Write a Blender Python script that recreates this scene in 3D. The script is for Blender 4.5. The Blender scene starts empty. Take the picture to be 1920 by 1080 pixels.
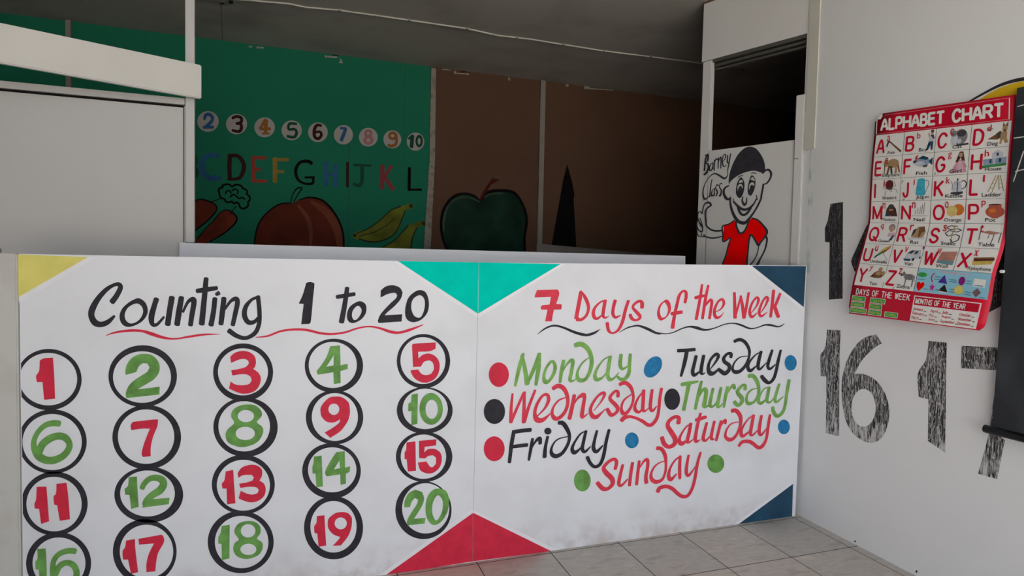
import bpy, bmesh, math, random
from mathutils import Vector, Matrix
from mathutils.geometry import tessellate_polygon
random.seed(4)
SC = bpy.context.scene
COL = SC.collection

# ------------------------------------------------------------------ room dimensions (metres)
D = 2.4059      # front face of the painted low partition
W = 2.3903      # face of the right wall
B = 4.8209      # back wall
ZC = 2.7775     # ceiling
P2 = 3.0        # second low partition with the sill
TILE = 0.3299
GA = Vector((2.3903, 2.4813, 0)); GB = Vector((2.1875, 3.025, 0))   # slanted doorway, near and far jamb

# ------------------------------------------------------------------ camera
cam = bpy.data.cameras.new('camera'); cam.sensor_width = 36; cam.lens = 21.4515; cam.clip_start = 0.02
co = bpy.data.objects.new('camera', cam); COL.objects.link(co)
co.matrix_world = Matrix(((0.9461, -0.0067, -0.3238, 0), (-0.3231, 0.0458, -0.9452, 0), (0.0212, 0.9989, 0.0412, 1.25), (0, 0, 0, 1)))
SC.camera = co

# ------------------------------------------------------------------ daylight (overcast sky outside the open front), exposure
wd = bpy.data.worlds.new('overcast_sky'); SC.world = wd; wd.use_nodes = True
bg = wd.node_tree.nodes['Background']; bg.inputs[0].default_value = (0.90, 0.94, 1.0, 1); bg.inputs[1].default_value = 0.9
sn = bpy.data.lights.new('sun', 'SUN'); sn.energy = 12.0; sn.angle = 0.02; sn.color = (1.0, 0.97, 0.92)
so = bpy.data.objects.new('sun', sn); COL.objects.link(so); so.rotation_euler = (math.radians(-40), 0, math.radians(-20))   # high behind the building: lights only the yard
SC.view_settings.view_transform = 'Standard'; SC.view_settings.look = 'None'
SC.view_settings.gamma = 1; SC.view_settings.use_curve_mapping = False
SC.view_settings.exposure = 1.79

# ------------------------------------------------------------------ materials
MAT = {}
def nodes(name):
    m = bpy.data.materials.new(name); m.use_nodes = True
    nt = m.node_tree; b = nt.nodes['Principled BSDF']
    MAT[name] = m
    return nt, b
def N(nt, t, **kw):
    n = nt.nodes.new(t)
    for k, v in kw.items():
        if k.startswith('i_'):
            n.inputs[k[2:].replace('_', ' ')].default_value = v
        else: setattr(n, k, v)
    return n
def noise(nt, scale, detail=4, mapscale=None, rot=(0, 0, 0)):
    tc = N(nt, 'ShaderNodeTexCoord'); mp = N(nt, 'ShaderNodeMapping')
    if mapscale: mp.inputs['Scale'].default_value = mapscale
    mp.inputs['Rotation'].default_value = rot
    nz = N(nt, 'ShaderNodeTexNoise'); nz.inputs['Scale'].default_value = scale; nz.inputs['Detail'].default_value = detail
    nt.links.new(tc.outputs['Object'], mp.inputs[0]); nt.links.new(mp.outputs[0], nz.inputs['Vector'])
    return nz.outputs['Fac']
def ramp(nt, fac, stops):
    r = N(nt, 'ShaderNodeValToRGB'); e = r.color_ramp.elements
    while len(e) < len(stops): e.new(0.5)
    for k, (p, c) in enumerate(stops):
        e[k].position = p; e[k].color = (c, c, c, 1) if isinstance(c, (int, float)) else tuple(c) + (1,)
    nt.links.new(fac, r.inputs[0]); return r.outputs[0]
def mix(nt, fac, a, b, mode='MIX'):
    m = N(nt, 'ShaderNodeMix', data_type='RGBA', blend_type=mode)
    for s, v in ((m.inputs[0], fac), (m.inputs[6], a), (m.inputs[7], b)):
        if isinstance(v, (int, float)): s.default_value = v
        elif isinstance(v, (tuple, list)): s.default_value = tuple(v) + ((1,) if len(v) == 3 else ())
        else: nt.links.new(v, s)
    return m.outputs[2]
def bump(nt, b, fac, st, dist=0.002):
    n = N(nt, 'ShaderNodeBump'); n.inputs['Strength'].default_value = st; n.inputs['Distance'].default_value = dist
    nt.links.new(fac, n.inputs['Height']); nt.links.new(n.outputs[0], b.inputs['Normal'])
def paint(name, c, rough=0.5, var=0.12, scale=14, ms=None, bmp=0.0, spec=0.15):
    nt, b = nodes(name)
    f = noise(nt, scale, 5, ms)
    d = tuple(x * (1 - var) for x in c); l = tuple(min(1, x * (1 + var * 0.6)) for x in c)
    nt.links.new(ramp(nt, f, [(0.3, d), (0.7, l)]), b.inputs['Base Color'])
    b.inputs['Roughness'].default_value = rough; b.inputs['Specular IOR Level'].default_value = spec
    if bmp: bump(nt, b, noise(nt, scale * 6, 4), bmp)
    return MAT[name]
def plaster(name, base, stain, rough=0.55, amount=0.5, scale=5, bmp=0.12, spec=0.3):
    nt, b = nodes(name)
    f = ramp(nt, noise(nt, scale, 8), [(0.48, 0.0), (0.78, 1.0)])
    g = ramp(nt, noise(nt, 55, 3), [(0.66, 0.0), (0.74, 0.5)])
    c1 = mix(nt, f, base, tuple(base[k] * (1 - amount) + stain[k] * amount for k in range(3)))
    c2 = mix(nt, g, c1, tuple(base[k] * (1 - amount * .35) + stain[k] * amount * .35 for k in range(3)))
    nt.links.new(c2, b.inputs['Base Color']); b.inputs['Roughness'].default_value = rough
    b.inputs['Specular IOR Level'].default_value = spec
    bump(nt, b, noise(nt, 60, 5), bmp)
    return MAT[name]

def board_mat():
    plaster('board_white', (0.76, 0.775, 0.82), (0.45, 0.45, 0.46), 0.5, 0.25, 4)
    nt = MAT['board_white'].node_tree; b = nt.nodes['Principled BSDF']
    src = b.inputs['Base Color'].links[0].from_socket
    tc = N(nt, 'ShaderNodeTexCoord'); sp = N(nt, 'ShaderNodeSeparateXYZ'); nt.links.new(tc.outputs['Object'], sp.inputs[0])
    mr = N(nt, 'ShaderNodeMapRange'); nt.links.new(sp.outputs[2], mr.inputs[0])          # scuffs and mop dirt along the skirting
    mr.inputs[1].default_value = 0.0; mr.inputs[2].default_value = 0.15; mr.inputs[3].default_value = 1.0; mr.inputs[4].default_value = 0.0
    nz = ramp(nt, noise(nt, 16, 8), [(0.40, 0.1), (0.68, 1.0)])
    m = N(nt, 'ShaderNodeMath', operation='MULTIPLY'); nt.links.new(mr.outputs[0], m.inputs[0]); nt.links.new(nz, m.inputs[1])
    nt.links.new(mix(nt, m.outputs[0], src, (0.56, 0.51, 0.51)), b.inputs['Base Color'])
board_mat()
plaster('wall_white', (0.84, 0.85, 0.86), (0.7, 0.71, 0.72), 0.6, 0.2, 3)
plaster('post_white', (0.56, 0.555, 0.53), (0.35, 0.31, 0.26), 0.6, 0.4, 9)
plaster('beam_white', (0.66, 0.65, 0.62), (0.5, 0.48, 0.46), 0.5, 0.2, 3)
plaster('panel_white', (0.56, 0.555, 0.55), (0.5, 0.48, 0.46), 0.5, 0.2, 3)
plaster('cream_white', (0.72, 0.70, 0.63), (0.5, 0.46, 0.38), 0.5, 0.25, 6)
plaster('sill_grey', (0.80, 0.82, 0.88), (0.65, 0.66, 0.7), 0.4, 0.2, 5)
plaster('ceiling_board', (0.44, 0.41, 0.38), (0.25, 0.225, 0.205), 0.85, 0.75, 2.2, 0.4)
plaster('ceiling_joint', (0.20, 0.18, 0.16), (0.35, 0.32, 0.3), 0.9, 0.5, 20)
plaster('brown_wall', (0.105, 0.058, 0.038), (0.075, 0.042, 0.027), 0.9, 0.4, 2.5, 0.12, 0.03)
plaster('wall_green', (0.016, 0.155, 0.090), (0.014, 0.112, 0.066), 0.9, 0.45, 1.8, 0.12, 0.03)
plaster('rough_plaster', (0.26, 0.235, 0.20), (0.07, 0.06, 0.045), 0.9, 0.8, 22, 0.8)
plaster('concrete', (0.54, 0.50, 0.44), (0.42, 0.38, 0.33), 0.9, 0.5, 3)
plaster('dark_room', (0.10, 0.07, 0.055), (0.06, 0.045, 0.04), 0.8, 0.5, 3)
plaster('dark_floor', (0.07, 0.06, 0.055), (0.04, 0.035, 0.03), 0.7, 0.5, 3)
plaster('ledge_grey', (0.24, 0.21, 0.19), (0.15, 0.13, 0.12), 0.8, 0.4, 8)
plaster('chalkboard_vinyl', (0.022, 0.026, 0.032), (0.10, 0.11, 0.125), 0.42, 0.35, 6, 0.25)
paint('rod_black', (0.012, 0.012, 0.014), 0.3)
paint('black', (0.034, 0.032, 0.040), 0.7, 0.3, 30)
paint('black_matt', (0.007, 0.006, 0.006), 0.9, 0.3, 30, None, 0.0, 0.02)
paint('red', (0.66, 0.028, 0.065), 0.5, 0.14, 22)
paint('red2', (0.72, 0.050, 0.085), 0.5, 0.14, 22)
paint('red_bright', (0.90, 0.001, 0.001), 0.6, 0.12, 12, spec=0.02)
paint('green', (0.15, 0.35, 0.085), 0.5, 0.3, 24)
paint('green2', (0.20, 0.42, 0.10), 0.5, 0.3, 20)
paint('teal', (0.0, 0.60, 0.48), 0.7, 0.08, 12, spec=0.03)
paint('navy', (0.022, 0.07, 0.125), 0.4, 0.2, 10)
paint('blue', (0.022, 0.20, 0.43), 0.45, 0.25, 40)
paint('yellow', (0.72, 0.66, 0.18), 0.5, 0.08, 14)
paint('yellow_paint', (0.80, 0.52, 0.02), 0.5, 0.08, 14)
paint('white_bright', (0.82, 0.82, 0.86), 0.5, 0.04, 10)
paint('chalk', (0.75, 0.75, 0.73), 0.9, 0.3, 120)
paint('disc', (0.3410, 0.3190, 0.3025), 0.6, 0.06, 20, spec=0.04)
paint('blue_dim', (0.0260, 0.0911, 0.2257), 0.5, 0.2, 20, spec=0.04)
paint('maroon', (0.0300, 0.0084, 0.0072), 0.5, spec=0.04)
paint('orange_dim', (0.2310, 0.0840, 0.0105), 0.5)
paint('dkgreen', (0.008, 0.055, 0.032), 0.5, spec=0.04)
paint('dkgreen_seam', (0.0084, 0.1050, 0.0693), 0.6)
paint('pink', (0.3125, 0.1302, 0.1432), 0.5)
paint('red_dim', (0.2387, 0.0231, 0.0097), 0.5)
paint('crimson_dim', (0.2016, 0.0126, 0.0210), 0.5)
paint('yellow_dim', (0.2117, 0.1386, 0.0115), 0.5)
paint('carrot', (0.1500, 0.0275, 0.0140), 0.5, 0.35, 7, spec=0.04)
paint('apple', (0.1000, 0.0160, 0.0070), 0.5, 0.3, 5, spec=0.04)
paint('apple_hi', (0.1650, 0.0425, 0.0200), 0.5, 0.3, 7, spec=0.04)
paint('apple_green', (0.0084, 0.0315, 0.0189), 0.5, 0.5, 5, spec=0.04)
paint('apple_rim', (0.0383, 0.0630, 0.0428), 0.5, 0.4, 9)
paint('banana', (0.1200, 0.1320, 0.0132), 0.5, 0.4, 9, spec=0.04)
paint('banana_dk', (0.0175, 0.0275, 0.0075), 0.5, spec=0.04)
paint('stalk', (0.0660, 0.0072, 0.0072), 0.5, spec=0.04)
paint('chip', (0.3100, 0.2900, 0.2600), 0.8, 0.3, 40)
paint('dark_gap', (0.008, 0.007, 0.006), 0.9)
paint('cable_white', (0.55, 0.52, 0.47), 0.6)
paint('metal_grey', (0.35, 0.35, 0.35), 0.35)
paint('joint_brown', (0.14, 0.07, 0.045), 0.8)
paint('track_dark', (0.075, 0.072, 0.062), 0.5)
paint('chart_red', (0.60, 0.008, 0.035), 0.3, 0.06, 8)
paint('chart_white', (0.86, 0.85, 0.82), 0.3, 0.04, 8)
paint('chart_blue', (0.30, 0.62, 0.78), 0.3, 0.04, 8)
paint('ink', (0.02, 0.02, 0.022), 0.4)
paint('ink_red', (0.55, 0.02, 0.035), 0.4)
PIC = {'brown': (.20, .10, .045), 'tan': (.45, .29, .15), 'skin': (.55, .32, .24), 'navy': (.03, .035, .13), 'pale': (.60, .63, .70), 'grey': (.24, .23, .24), 'dgrey': (.07, .065, .075),
       'orange': (.72, .20, .035), 'lemon': (.72, .58, .20), 'clay': (.50, .12, .07), 'cyan': (.06, .45, .62), 'pinkd': (.68, .34, .40), 'hair': (.09, .04, .03), 'leaf': (.06, .30, .10), 'gold': (.62, .46, .12),
       'blueg': (.30, .38, .52), 'purple': (.24, .02, .20), 'violet': (.08, .04, .33), 'magenta': (.62, .03, .30), 'mauve': (.22, .12, .15), 'green_p': (.05, .38, .09), 'label': (.035, .36, .10), 'lime': (.52, .66, .08), 'brick': (.48, .24, .18), 'steel': (.16, .30, .34), 'beetle': (.13, .025, .025), 'straw': (.40, .34, .14), 'pinkt': (.70, .45, .55), 'teal_t': (.12, .30, .40)}
for k, c in PIC.items(): paint('print_' + k, c, 0.35, 0.18, 60)

# scratched black paint on the right wall: fine knife marks show the white wall
def scuffed(name, width, wear, low=False):
    nt, b = nodes(name)
    def lines(ms, rot, w):
        return ramp(nt, noise(nt, 1, 1.5, ms, (rot, 0, 0)), [(0.5-w, 0.0), (0.5-w*.35, 0.85), (0.5+w*.35, 0.85), (0.5+w, 0.0)])
    s = mix(nt, 1.0, lines((1, 150, 9), 0.06, width), lines((1, 120, 12), -0.30, width), 'LIGHTEN')
    s = mix(nt, 1.0, s, lines((1, 110, 16), 0.35, width*.8), 'LIGHTEN')
    d = ramp(nt, noise(nt, 8, 6), [(0.60 - wear, 0.0), (0.80 - wear, 0.8)])
    s = mix(nt, 1.0, s, d, 'LIGHTEN')
    if low:
        tc = N(nt, 'ShaderNodeTexCoord'); sp = N(nt, 'ShaderNodeSeparateXYZ'); nt.links.new(tc.outputs['Object'], sp.inputs[0])
        mr = N(nt, 'ShaderNodeMapRange'); nt.links.new(sp.outputs[2], mr.inputs[0])
        mr.inputs[1].default_value = 0.86; mr.inputs[2].default_value = 0.52; mr.inputs[3].default_value = -0.22; mr.inputs[4].default_value = 0.13
        ad = N(nt, 'ShaderNodeMath', operation='ADD'); nt.links.new(noise(nt, 1, 4, (1, 60, 12), (0.1, 0, 0)), ad.inputs[0]); nt.links.new(mr.outputs[0], ad.inputs[1])
        s = mix(nt, 1.0, s, ramp(nt, ad.outputs[0], [(0.60, 0.0), (0.74, 0.85)]), 'LIGHTEN')
    nt.links.new(mix(nt, s, (0.026, 0.024, 0.028), (0.70, 0.70, 0.69)), b.inputs['Base Color'])
    b.inputs['Roughness'].default_value = 0.6; b.inputs['Specular IOR Level'].default_value = 0.15
scuffed('scuffed', 0.024, 0.0, True); scuffed('scuffed2', 0.0022, -0.14)
def smear():
    nt, b = nodes('smear')
    f = ramp(nt, noise(nt, 26, 4, (1, 1, 0.5)), [(0.42, 0.0), (0.66, 0.8)])
    nt.links.new(mix(nt, f, (0.84, 0.85, 0.86), (0.32, 0.52, 0.50)), b.inputs['Base Color'])
    b.inputs['Roughness'].default_value = 0.6
smear()

# floor tiles: marbled ceramic, dark grout; the grid starts at the partition and the right wall
def tiles():
    nt, b = nodes('floor_tiles')
    tc = N(nt, 'ShaderNodeTexCoord'); sp = N(nt, 'ShaderNodeSeparateXYZ'); nt.links.new(tc.outputs['Object'], sp.inputs[0])
    def axis(out, org):
        a = N(nt, 'ShaderNodeMath', operation='SUBTRACT'); nt.links.new(out, a.inputs[0]); a.inputs[1].default_value = org
        q = N(nt, 'ShaderNodeMath', operation='DIVIDE'); nt.links.new(a.outputs[0], q.inputs[0]); q.inputs[1].default_value = TILE
        fl = N(nt, 'ShaderNodeMath', operation='FLOOR'); nt.links.new(q.outputs[0], fl.inputs[0])
        fr = N(nt, 'ShaderNodeMath', operation='FRACT'); nt.links.new(q.outputs[0], fr.inputs[0])
        h = N(nt, 'ShaderNodeMath', operation='SUBTRACT'); nt.links.new(fr.outputs[0], h.inputs[0]); h.inputs[1].default_value = 0.5
        ab = N(nt, 'ShaderNodeMath', operation='ABSOLUTE'); nt.links.new(h.outputs[0], ab.inputs[0])
        g = N(nt, 'ShaderNodeMath', operation='GREATER_THAN'); nt.links.new(ab.outputs[0], g.inputs[0]); g.inputs[1].default_value = 0.5 - 0.0062
        return fl.outputs[0], g.outputs[0]
    fx, gx = axis(sp.outputs[0], 2.3416); fy, gy = axis(sp.outputs[1], 2.3866)
    cb = N(nt, 'ShaderNodeCombineXYZ'); nt.links.new(fx, cb.inputs[0]); nt.links.new(fy, cb.inputs[1])
    wn = N(nt, 'ShaderNodeTexWhiteNoise'); nt.links.new(cb.outputs[0], wn.inputs['Vector'])
    marb = ramp(nt, noise(nt, 8, 8, (1, 2.4, 1), (0, 0, 0.6)), [(0.3, (0.38, 0.35, 0.315)), (0.47, (0.53, 0.495, 0.455)), (0.56, (0.46, 0.43, 0.395)), (0.75, (0.62, 0.58, 0.535))])
    tint = ramp(nt, wn.outputs['Value'], [(0.0, (0.88, 0.90, 0.90)), (1.0, (1.08, 1.0, 0.95))])
    c = mix(nt, 1.0, marb, tint, 'MULTIPLY')
    g = N(nt, 'ShaderNodeMath', operation='MAXIMUM'); nt.links.new(gx, g.inputs[0]); nt.links.new(gy, g.inputs[1])
    nt.links.new(mix(nt, g.outputs[0], c, (0.055, 0.04, 0.033)), b.inputs['Base Color'])
    nt.links.new(ramp(nt, g.outputs[0], [(0.0, 0.32), (1.0, 0.9)]), b.inputs['Roughness'])
    inv = N(nt, 'ShaderNodeMath', operation='SUBTRACT'); inv.inputs[0].default_value = 1; nt.links.new(g.outputs[0], inv.inputs[1])
    bump(nt, b, inv.outputs[0], 0.4, 0.002)
tiles()

# ------------------------------------------------------------------ mesh helpers
def link(name, me, parent=None, label=None):
    o = bpy.data.objects.new(name, me); COL.objects.link(o)
    if parent: o.parent = parent
    if label: o['label'] = label
    return o
def finish(name, verts, faces, mat, parent=None, label=None, smooth=False):
    me = bpy.data.meshes.new(name); me.from_pydata([tuple(v) for v in verts], [], faces)
    for m in (mat if isinstance(mat, (list, tuple)) else [mat]): me.materials.append(MAT[m])
    if smooth:
        for p in me.polygons: p.use_smooth = True
    me.update()
    return link(name, me, parent, label)
def tag(o, label, cat, group=None):
    o['label'] = label; o['category'] = cat
    if group: o['group'] = group
    return o
def struct(o, label=None):
    o['kind'] = 'structure'
    if label: o['label'] = label
    return o
class MB:
    def __init__(s): s.v = []; s.f = []
    def hexa(s, p):                       # eight corners: bottom loop then top loop
        n = len(s.v); s.v += [Vector(q) for q in p]
        s.f += [(n, n+3, n+2, n+1), (n+4, n+5, n+6, n+7)] + [(n+k, n+(k+1) % 4, n+4+(k+1) % 4, n+4+k) for k in range(4)]
        return s
    def box(s, x0, x1, y0, y1, z0, z1):
        return s.hexa([(x0, y0, z0), (x1, y0, z0), (x1, y1, z0), (x0, y1, z0), (x0, y0, z1), (x1, y0, z1), (x1, y1, z1), (x0, y1, z1)])
    def slab(s, pts, nrm, th):            # planar outline pushed back along -nrm
        n = len(s.v); k = len(pts); nrm = Vector(nrm)
        s.v += [Vector(p) for p in pts] + [Vector(p) - nrm * th for p in pts]
        s.f.append(tuple(range(n, n+k))); s.f.append(tuple(range(n+2*k-1, n+k-1, -1)))
        s.f += [(n+i, n+k+i, n+k+(i+1) % k, n+(i+1) % k) for i in range(k)]
        return s
    def tube(s, pts, r, seg=8):
        n0 = len(s.v); pts = [Vector(p) for p in pts]
        for i, p in enumerate(pts):
            t = (pts[min(i+1, len(pts)-1)] - pts[max(i-1, 0)]).normalized()
            a = t.cross(Vector((0, 0, 1)) if abs(t.z) < .9 else Vector((1, 0, 0))).normalized(); b = t.cross(a)
            for k in range(seg):
                an = 2*math.pi*k/seg; s.v.append(p + (a*math.cos(an) + b*math.sin(an)) * r)
        for i in range(len(pts)-1):
            for k in range(seg):
                s.f.append((n0+i*seg+k, n0+i*seg+(k+1) % seg, n0+(i+1)*seg+(k+1) % seg, n0+(i+1)*seg+k))
        s.f.append(tuple(n0+k for k in range(seg))[::-1]); s.f.append(tuple(n0+(len(pts)-1)*seg+k for k in range(seg)))
        return s
    def build(s, name, mat, parent=None, label=None, bevel=0, smooth=False):
        me = bpy.data.meshes.new(name); me.from_pydata([tuple(v) for v in s.v], [], s.f)
        bm = bmesh.new(); bm.from_mesh(me); bmesh.ops.recalc_face_normals(bm, faces=bm.faces)
        if bevel: bmesh.ops.bevel(bm, geom=bm.edges[:], offset=bevel, segments=2, affect='EDGES', clamp_overlap=True)
        bm.to_mesh(me); bm.free()
        me.materials.append(MAT[mat])
        if smooth:
            for p in me.polygons: p.use_smooth = True
        return link(name, me, parent, label)

def catmull(pts, closed=False, n=5):
    """smooth curve through tuples of any length"""
    k = len(pts); out = []
    if k < 3 and not closed:
        for i in range(k-1):
            for j in range(n): out.append(tuple(a + (b-a)*j/n for a, b in zip(pts[i], pts[i+1])))
        return out + [tuple(pts[-1])]
    g = (lambda i: pts[i % k]) if closed else (lambda i: pts[max(0, min(k-1, i))])
    for i in range(k if closed else k-1):
        p0, p1, p2, p3 = g(i-1), g(i), g(i+1), g(i+2)
        for j in range(n):
            t = j/n
            out.append(tuple(0.5*((2*b) + (c-a)*t + (2*a-5*b+4*c-d)*t*t + (3*b-a-3*c+d)*t**3) for a, b, c, d in zip(p0, p1, p2, p3)))
    if not closed: out.append(tuple(pts[-1]))
    return out

PLANES = {'F': (Vector((0, D, 0)), Vector((1, 0, 0))), 'K': (Vector((0, B, 0)), Vector((1, 0, 0))), 'R': (Vector((W, 0, 0)), Vector((0, -1, 0))),
          'B': (Vector((W - 0.035, 0, 0)), Vector((0, -1, 0))), 'G': (GB.copy(), (GA - GB).normalized())}
def place(pl, u, v, h):
    o, d = PLANES[pl]; n = d.cross(Vector((0, 0, 1)))
    return o + d*u + Vector((0, 0, v)) + n*h

def brush(ku, flat):
    """one brush stroke: list of (u, v, height) and faces; width may change along it"""
    pts = [(flat[i]*1e-4*ku, flat[i+1]*1e-4, flat[i+2]*1e-4) for i in range(0, len(flat), 3)]
    c = catmull(pts, n=5); V = []; F = []; h = 0
    L = len(c)
    for i, (x, y, w) in enumerate(c):
        a, b = c[max(0, i-1)], c[min(L-1, i+1)]
        tx, ty = b[0]-a[0], b[1]-a[1]; l = math.hypot(tx, ty) or 1e-9; tx /= l; ty /= l
        w = max(w, 0.0004)/2; h = i*2.5e-6
        if i == 0 or i == L-1:            # round brush end
            s = -1 if i == 0 else 1; cap = []
            for k in range(7):
                an = math.pi*k/6
                cap.append((x - ty*w*math.cos(an) + s*tx*w*math.sin(an)*0.55, y + tx*w*math.cos(an) + s*ty*w*math.sin(an)*0.55))
            if i == 0:
                n = len(V); V += [(q[0], q[1], h) for q in cap[1:6]]; V += [(cap[0][0], cap[0][1], h), (cap[6][0], cap[6][1], h)]
                F.append((n+5, n, n+1, n+2, n+3, n+4, n+6)); last = (n+5, n+6)
            else:
                n = len(V); V += [(q[0], q[1], h) for q in cap]
                F.append((last[0], last[1], n+6, n)); F.append(tuple(range(n, n+7)))
        else:
            n = len(V); V += [(x - ty*w, y + tx*w, h), (x + ty*w, y - tx*w, h)]
            F.append((last[0], last[1], n+1, n)); last = (n, n+1)
    return [(x/ku, y, z) for x, y, z in V], F

def clipq(poly, umin):
    out = []
    for i in range(len(poly)):
        a, b = poly[i], poly[(i+1) % len(poly)]
        if a[0] >= umin: out.append(a)
        if (a[0] >= umin) != (b[0] >= umin):
            t = (umin-a[0])/(b[0]-a[0]); out.append((umin, a[1]+t*(b[1]-a[1])))
    return out
BOARD_L = -0.8755
def soften(l, n=4, lim=0.72):
    """round the gentle corners of a brushed outline, keep the sharp ones"""
    k = len(l); sharp = []
    for i in range(k):
        a, b, c = l[i-1], l[i], l[(i+1) % k]
        x1, y1, x2, y2 = b[0]-a[0], b[1]-a[1], c[0]-b[0], c[1]-b[1]
        d = (math.hypot(x1, y1)*math.hypot(x2, y2)) or 1e-12
        sharp.append((x1*x2+y1*y2)/d < lim)
    out = []
    for i in range(k):
        j = (i+1) % k; p1, p2 = l[i], l[j]
        p0 = (2*p1[0]-p2[0], 2*p1[1]-p2[1]) if sharp[i] else l[i-1]
        p3 = (2*p2[0]-p1[0], 2*p2[1]-p1[1]) if sharp[j] else l[(i+2) % k]
        for q in range(1 if sharp[i] and sharp[j] else n):
            t = q/n
            out.append(tuple(0.5*((2*b)+(c-a)*t+(2*a-5*b+4*c-d)*t*t+(3*b-a-3*c+d)*t**3) for a, b, c, d in zip(p0, p1, p2, p3)))
    return out
def fill(loops):
    tri = tessellate_polygon([[Vector((x, y, 0)) for x, y in l] for l in loops])
    return [p for l in loops for p in l], [tuple(t) for t in tri]

def orient(V, F, n):
    out = []
    for f in F:
        a, b, c = V[f[0]], V[f[1]], V[f[2]]
        out.append(tuple(reversed(f)) if (b-a).cross(c-a).dot(n) < 0 else f)
    return out
def painted(rec, parents):
    pl, par, part, mat, label, lay, items = rec
    base = 0.0006 + lay*0.0005; V = []; F = []
    o, d = PLANES[pl]; nrm = d.cross(Vector((0, 0, 1)))
    for k, it in enumerate(items):
        h0 = base + k*0.00006
        if it[0] == 's':
            vv, ff = brush(it[1], it[2]); vv = [(u, v, z + h0) for u, v, z in vv]
        else:
            loops = [[(l[i]*1e-4, l[i+1]*1e-4) for i in range(0, len(l), 2)] for l in it[1]]
            if it[0] == 'p': loops = [soften(l) if len(l) > 8 else l for l in loops]
            if it[0] in 'cr': loops = [catmull(l, True, 4) for l in loops]
            if it[0] == 'r':
                a, b = loops; vv = []; ff = []; m = len(a)
                for i in range(m):
                    q = clipq([a[i], a[(i+1) % m], b[(i+1) % m], b[i]], BOARD_L)
                    if len(q) > 2:
                        ff.append(tuple(range(len(vv), len(vv)+len(q)))); vv += [(x, y, h0) for x, y in q]
            else:
                vv, ff = fill(loops); vv = [(x, y, h0) for x, y in vv]
        n = len(V); V += [place(pl, *q) for q in vv]; F += [tuple(i+n for i in f) for f in ff]
    return finish(part, V, orient(V, F, nrm), mat, parents[par], label)

# ------------------------------------------------------------------ setting
struct(MB().box(-3.2, 6.0, -3.0, P2+.02, -0.06, 0.0).build('floor', 'floor_tiles'))
struct(MB().box(-3.2, 6.0, P2+.02, B+0.1, -0.06, 0.0).build('floor', 'dark_floor'))  # unseen back-room floor, made dark to cut light bounced onto the back wall
struct(MB().box(-40, 40, -40, 40, -0.30, -0.08).build('ground', 'concrete'))
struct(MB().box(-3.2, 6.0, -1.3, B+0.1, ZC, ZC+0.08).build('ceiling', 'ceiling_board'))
struct(MB().box(-3.2, -0.9, -1.3, -1.2, 0, ZC).build('wall_front_unseen', 'wall_white'))  # unseen wall behind the camera, added and sized to shape the daylight
wall_right = struct(MB().box(W, W+0.09, -2.6, 2.4813, 0, ZC).build('wall_right', 'wall_white'))
wall_back = struct(MB().box(-3.2, 0.9372, B, B+0.1, 0, ZC).build('wall_back', 'wall_green'))
wall_back_brown = struct(MB().box(0.9372, 6.0, B, B+0.1, 0, ZC).build('wall_back', 'brown_wall'))
struct(MB().box(-3.2, -3.1, -1.2, B, 0, ZC).build('wall_left', 'wall_white'))
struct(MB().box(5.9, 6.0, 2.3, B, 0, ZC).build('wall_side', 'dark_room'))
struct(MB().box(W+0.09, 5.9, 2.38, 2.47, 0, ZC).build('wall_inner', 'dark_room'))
# trims: battens on the back wall and the corner strip
struct(MB().slab([(0.901, B-.012, 0), (0.957, B-.012, 0), (0.957, B-.012, 1.355), (0.98, B-.012, 2.05), (0.977, B-.012, 2.765), (0.939, B-.012, 2.765), (0.937, B-.012, 2.05), (0.901, B-.012, 1.353)], (0, -1, 0), .0115).build('trim_1', 'rough_plaster'))
struct(MB().box(1.858, 1.902, B-.03, B, 0, 2.772).build('trim_2', 'ledge_grey', bevel=.003))
struct(MB().box(-1.484, -1.454, B-.03, B, 0, ZC).build('trim_3', 'ledge_grey', bevel=.003))
struct(MB().box(W-.005, W, 2.398, 2.466, 1.845, ZC).build('trim_4', 'cream_white', bevel=.002))
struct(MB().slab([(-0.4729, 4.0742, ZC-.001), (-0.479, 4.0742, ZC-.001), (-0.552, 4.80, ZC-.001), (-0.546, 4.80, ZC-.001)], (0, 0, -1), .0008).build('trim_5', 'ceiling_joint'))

# ------------------------------------------------------------------ the painted low partition
counting_panel = MB().slab([(-0.878, D, 0), (0.6741, D, 0), (0.6773, D, 1.2487), (-0.878, D, 1.2452)], (0, -1, 0), .035).build('counting_panel', 'board_white')
tag(counting_panel, 'white low partition board painted with ringed numbers 1 to 20 under Counting', 'partition board')
weekday_panel = MB().slab([(0.6751, D, 0), (2.366, D, 0), (2.3745, D, 1.2673), (0.6783, D, 1.2487)], (0, -1, 0), .035).build('weekday_panel', 'board_white')
tag(weekday_panel, 'white low partition board painted with the seven weekday names', 'partition board')
post = MB().box(-0.945, -0.880, D-.012, D+.05, 0, 1.246).build('partition_post', 'post_white', bevel=.004)
tag(post, 'worn grey-white upright post at the left end of the counting board', 'post')
lt = MB().box(-0.953, -0.931, D-.006, D+.02, 1.2465, 1.262).build('metal_latch', 'metal_grey', bevel=.002)
tag(lt, 'small metal latch on top of the post at far left', 'latch')
MB().box(-0.948, -0.936, D-.010, D-.006, 1.250, 1.2585).build('latch_tongue', 'rod_black', lt)

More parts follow.
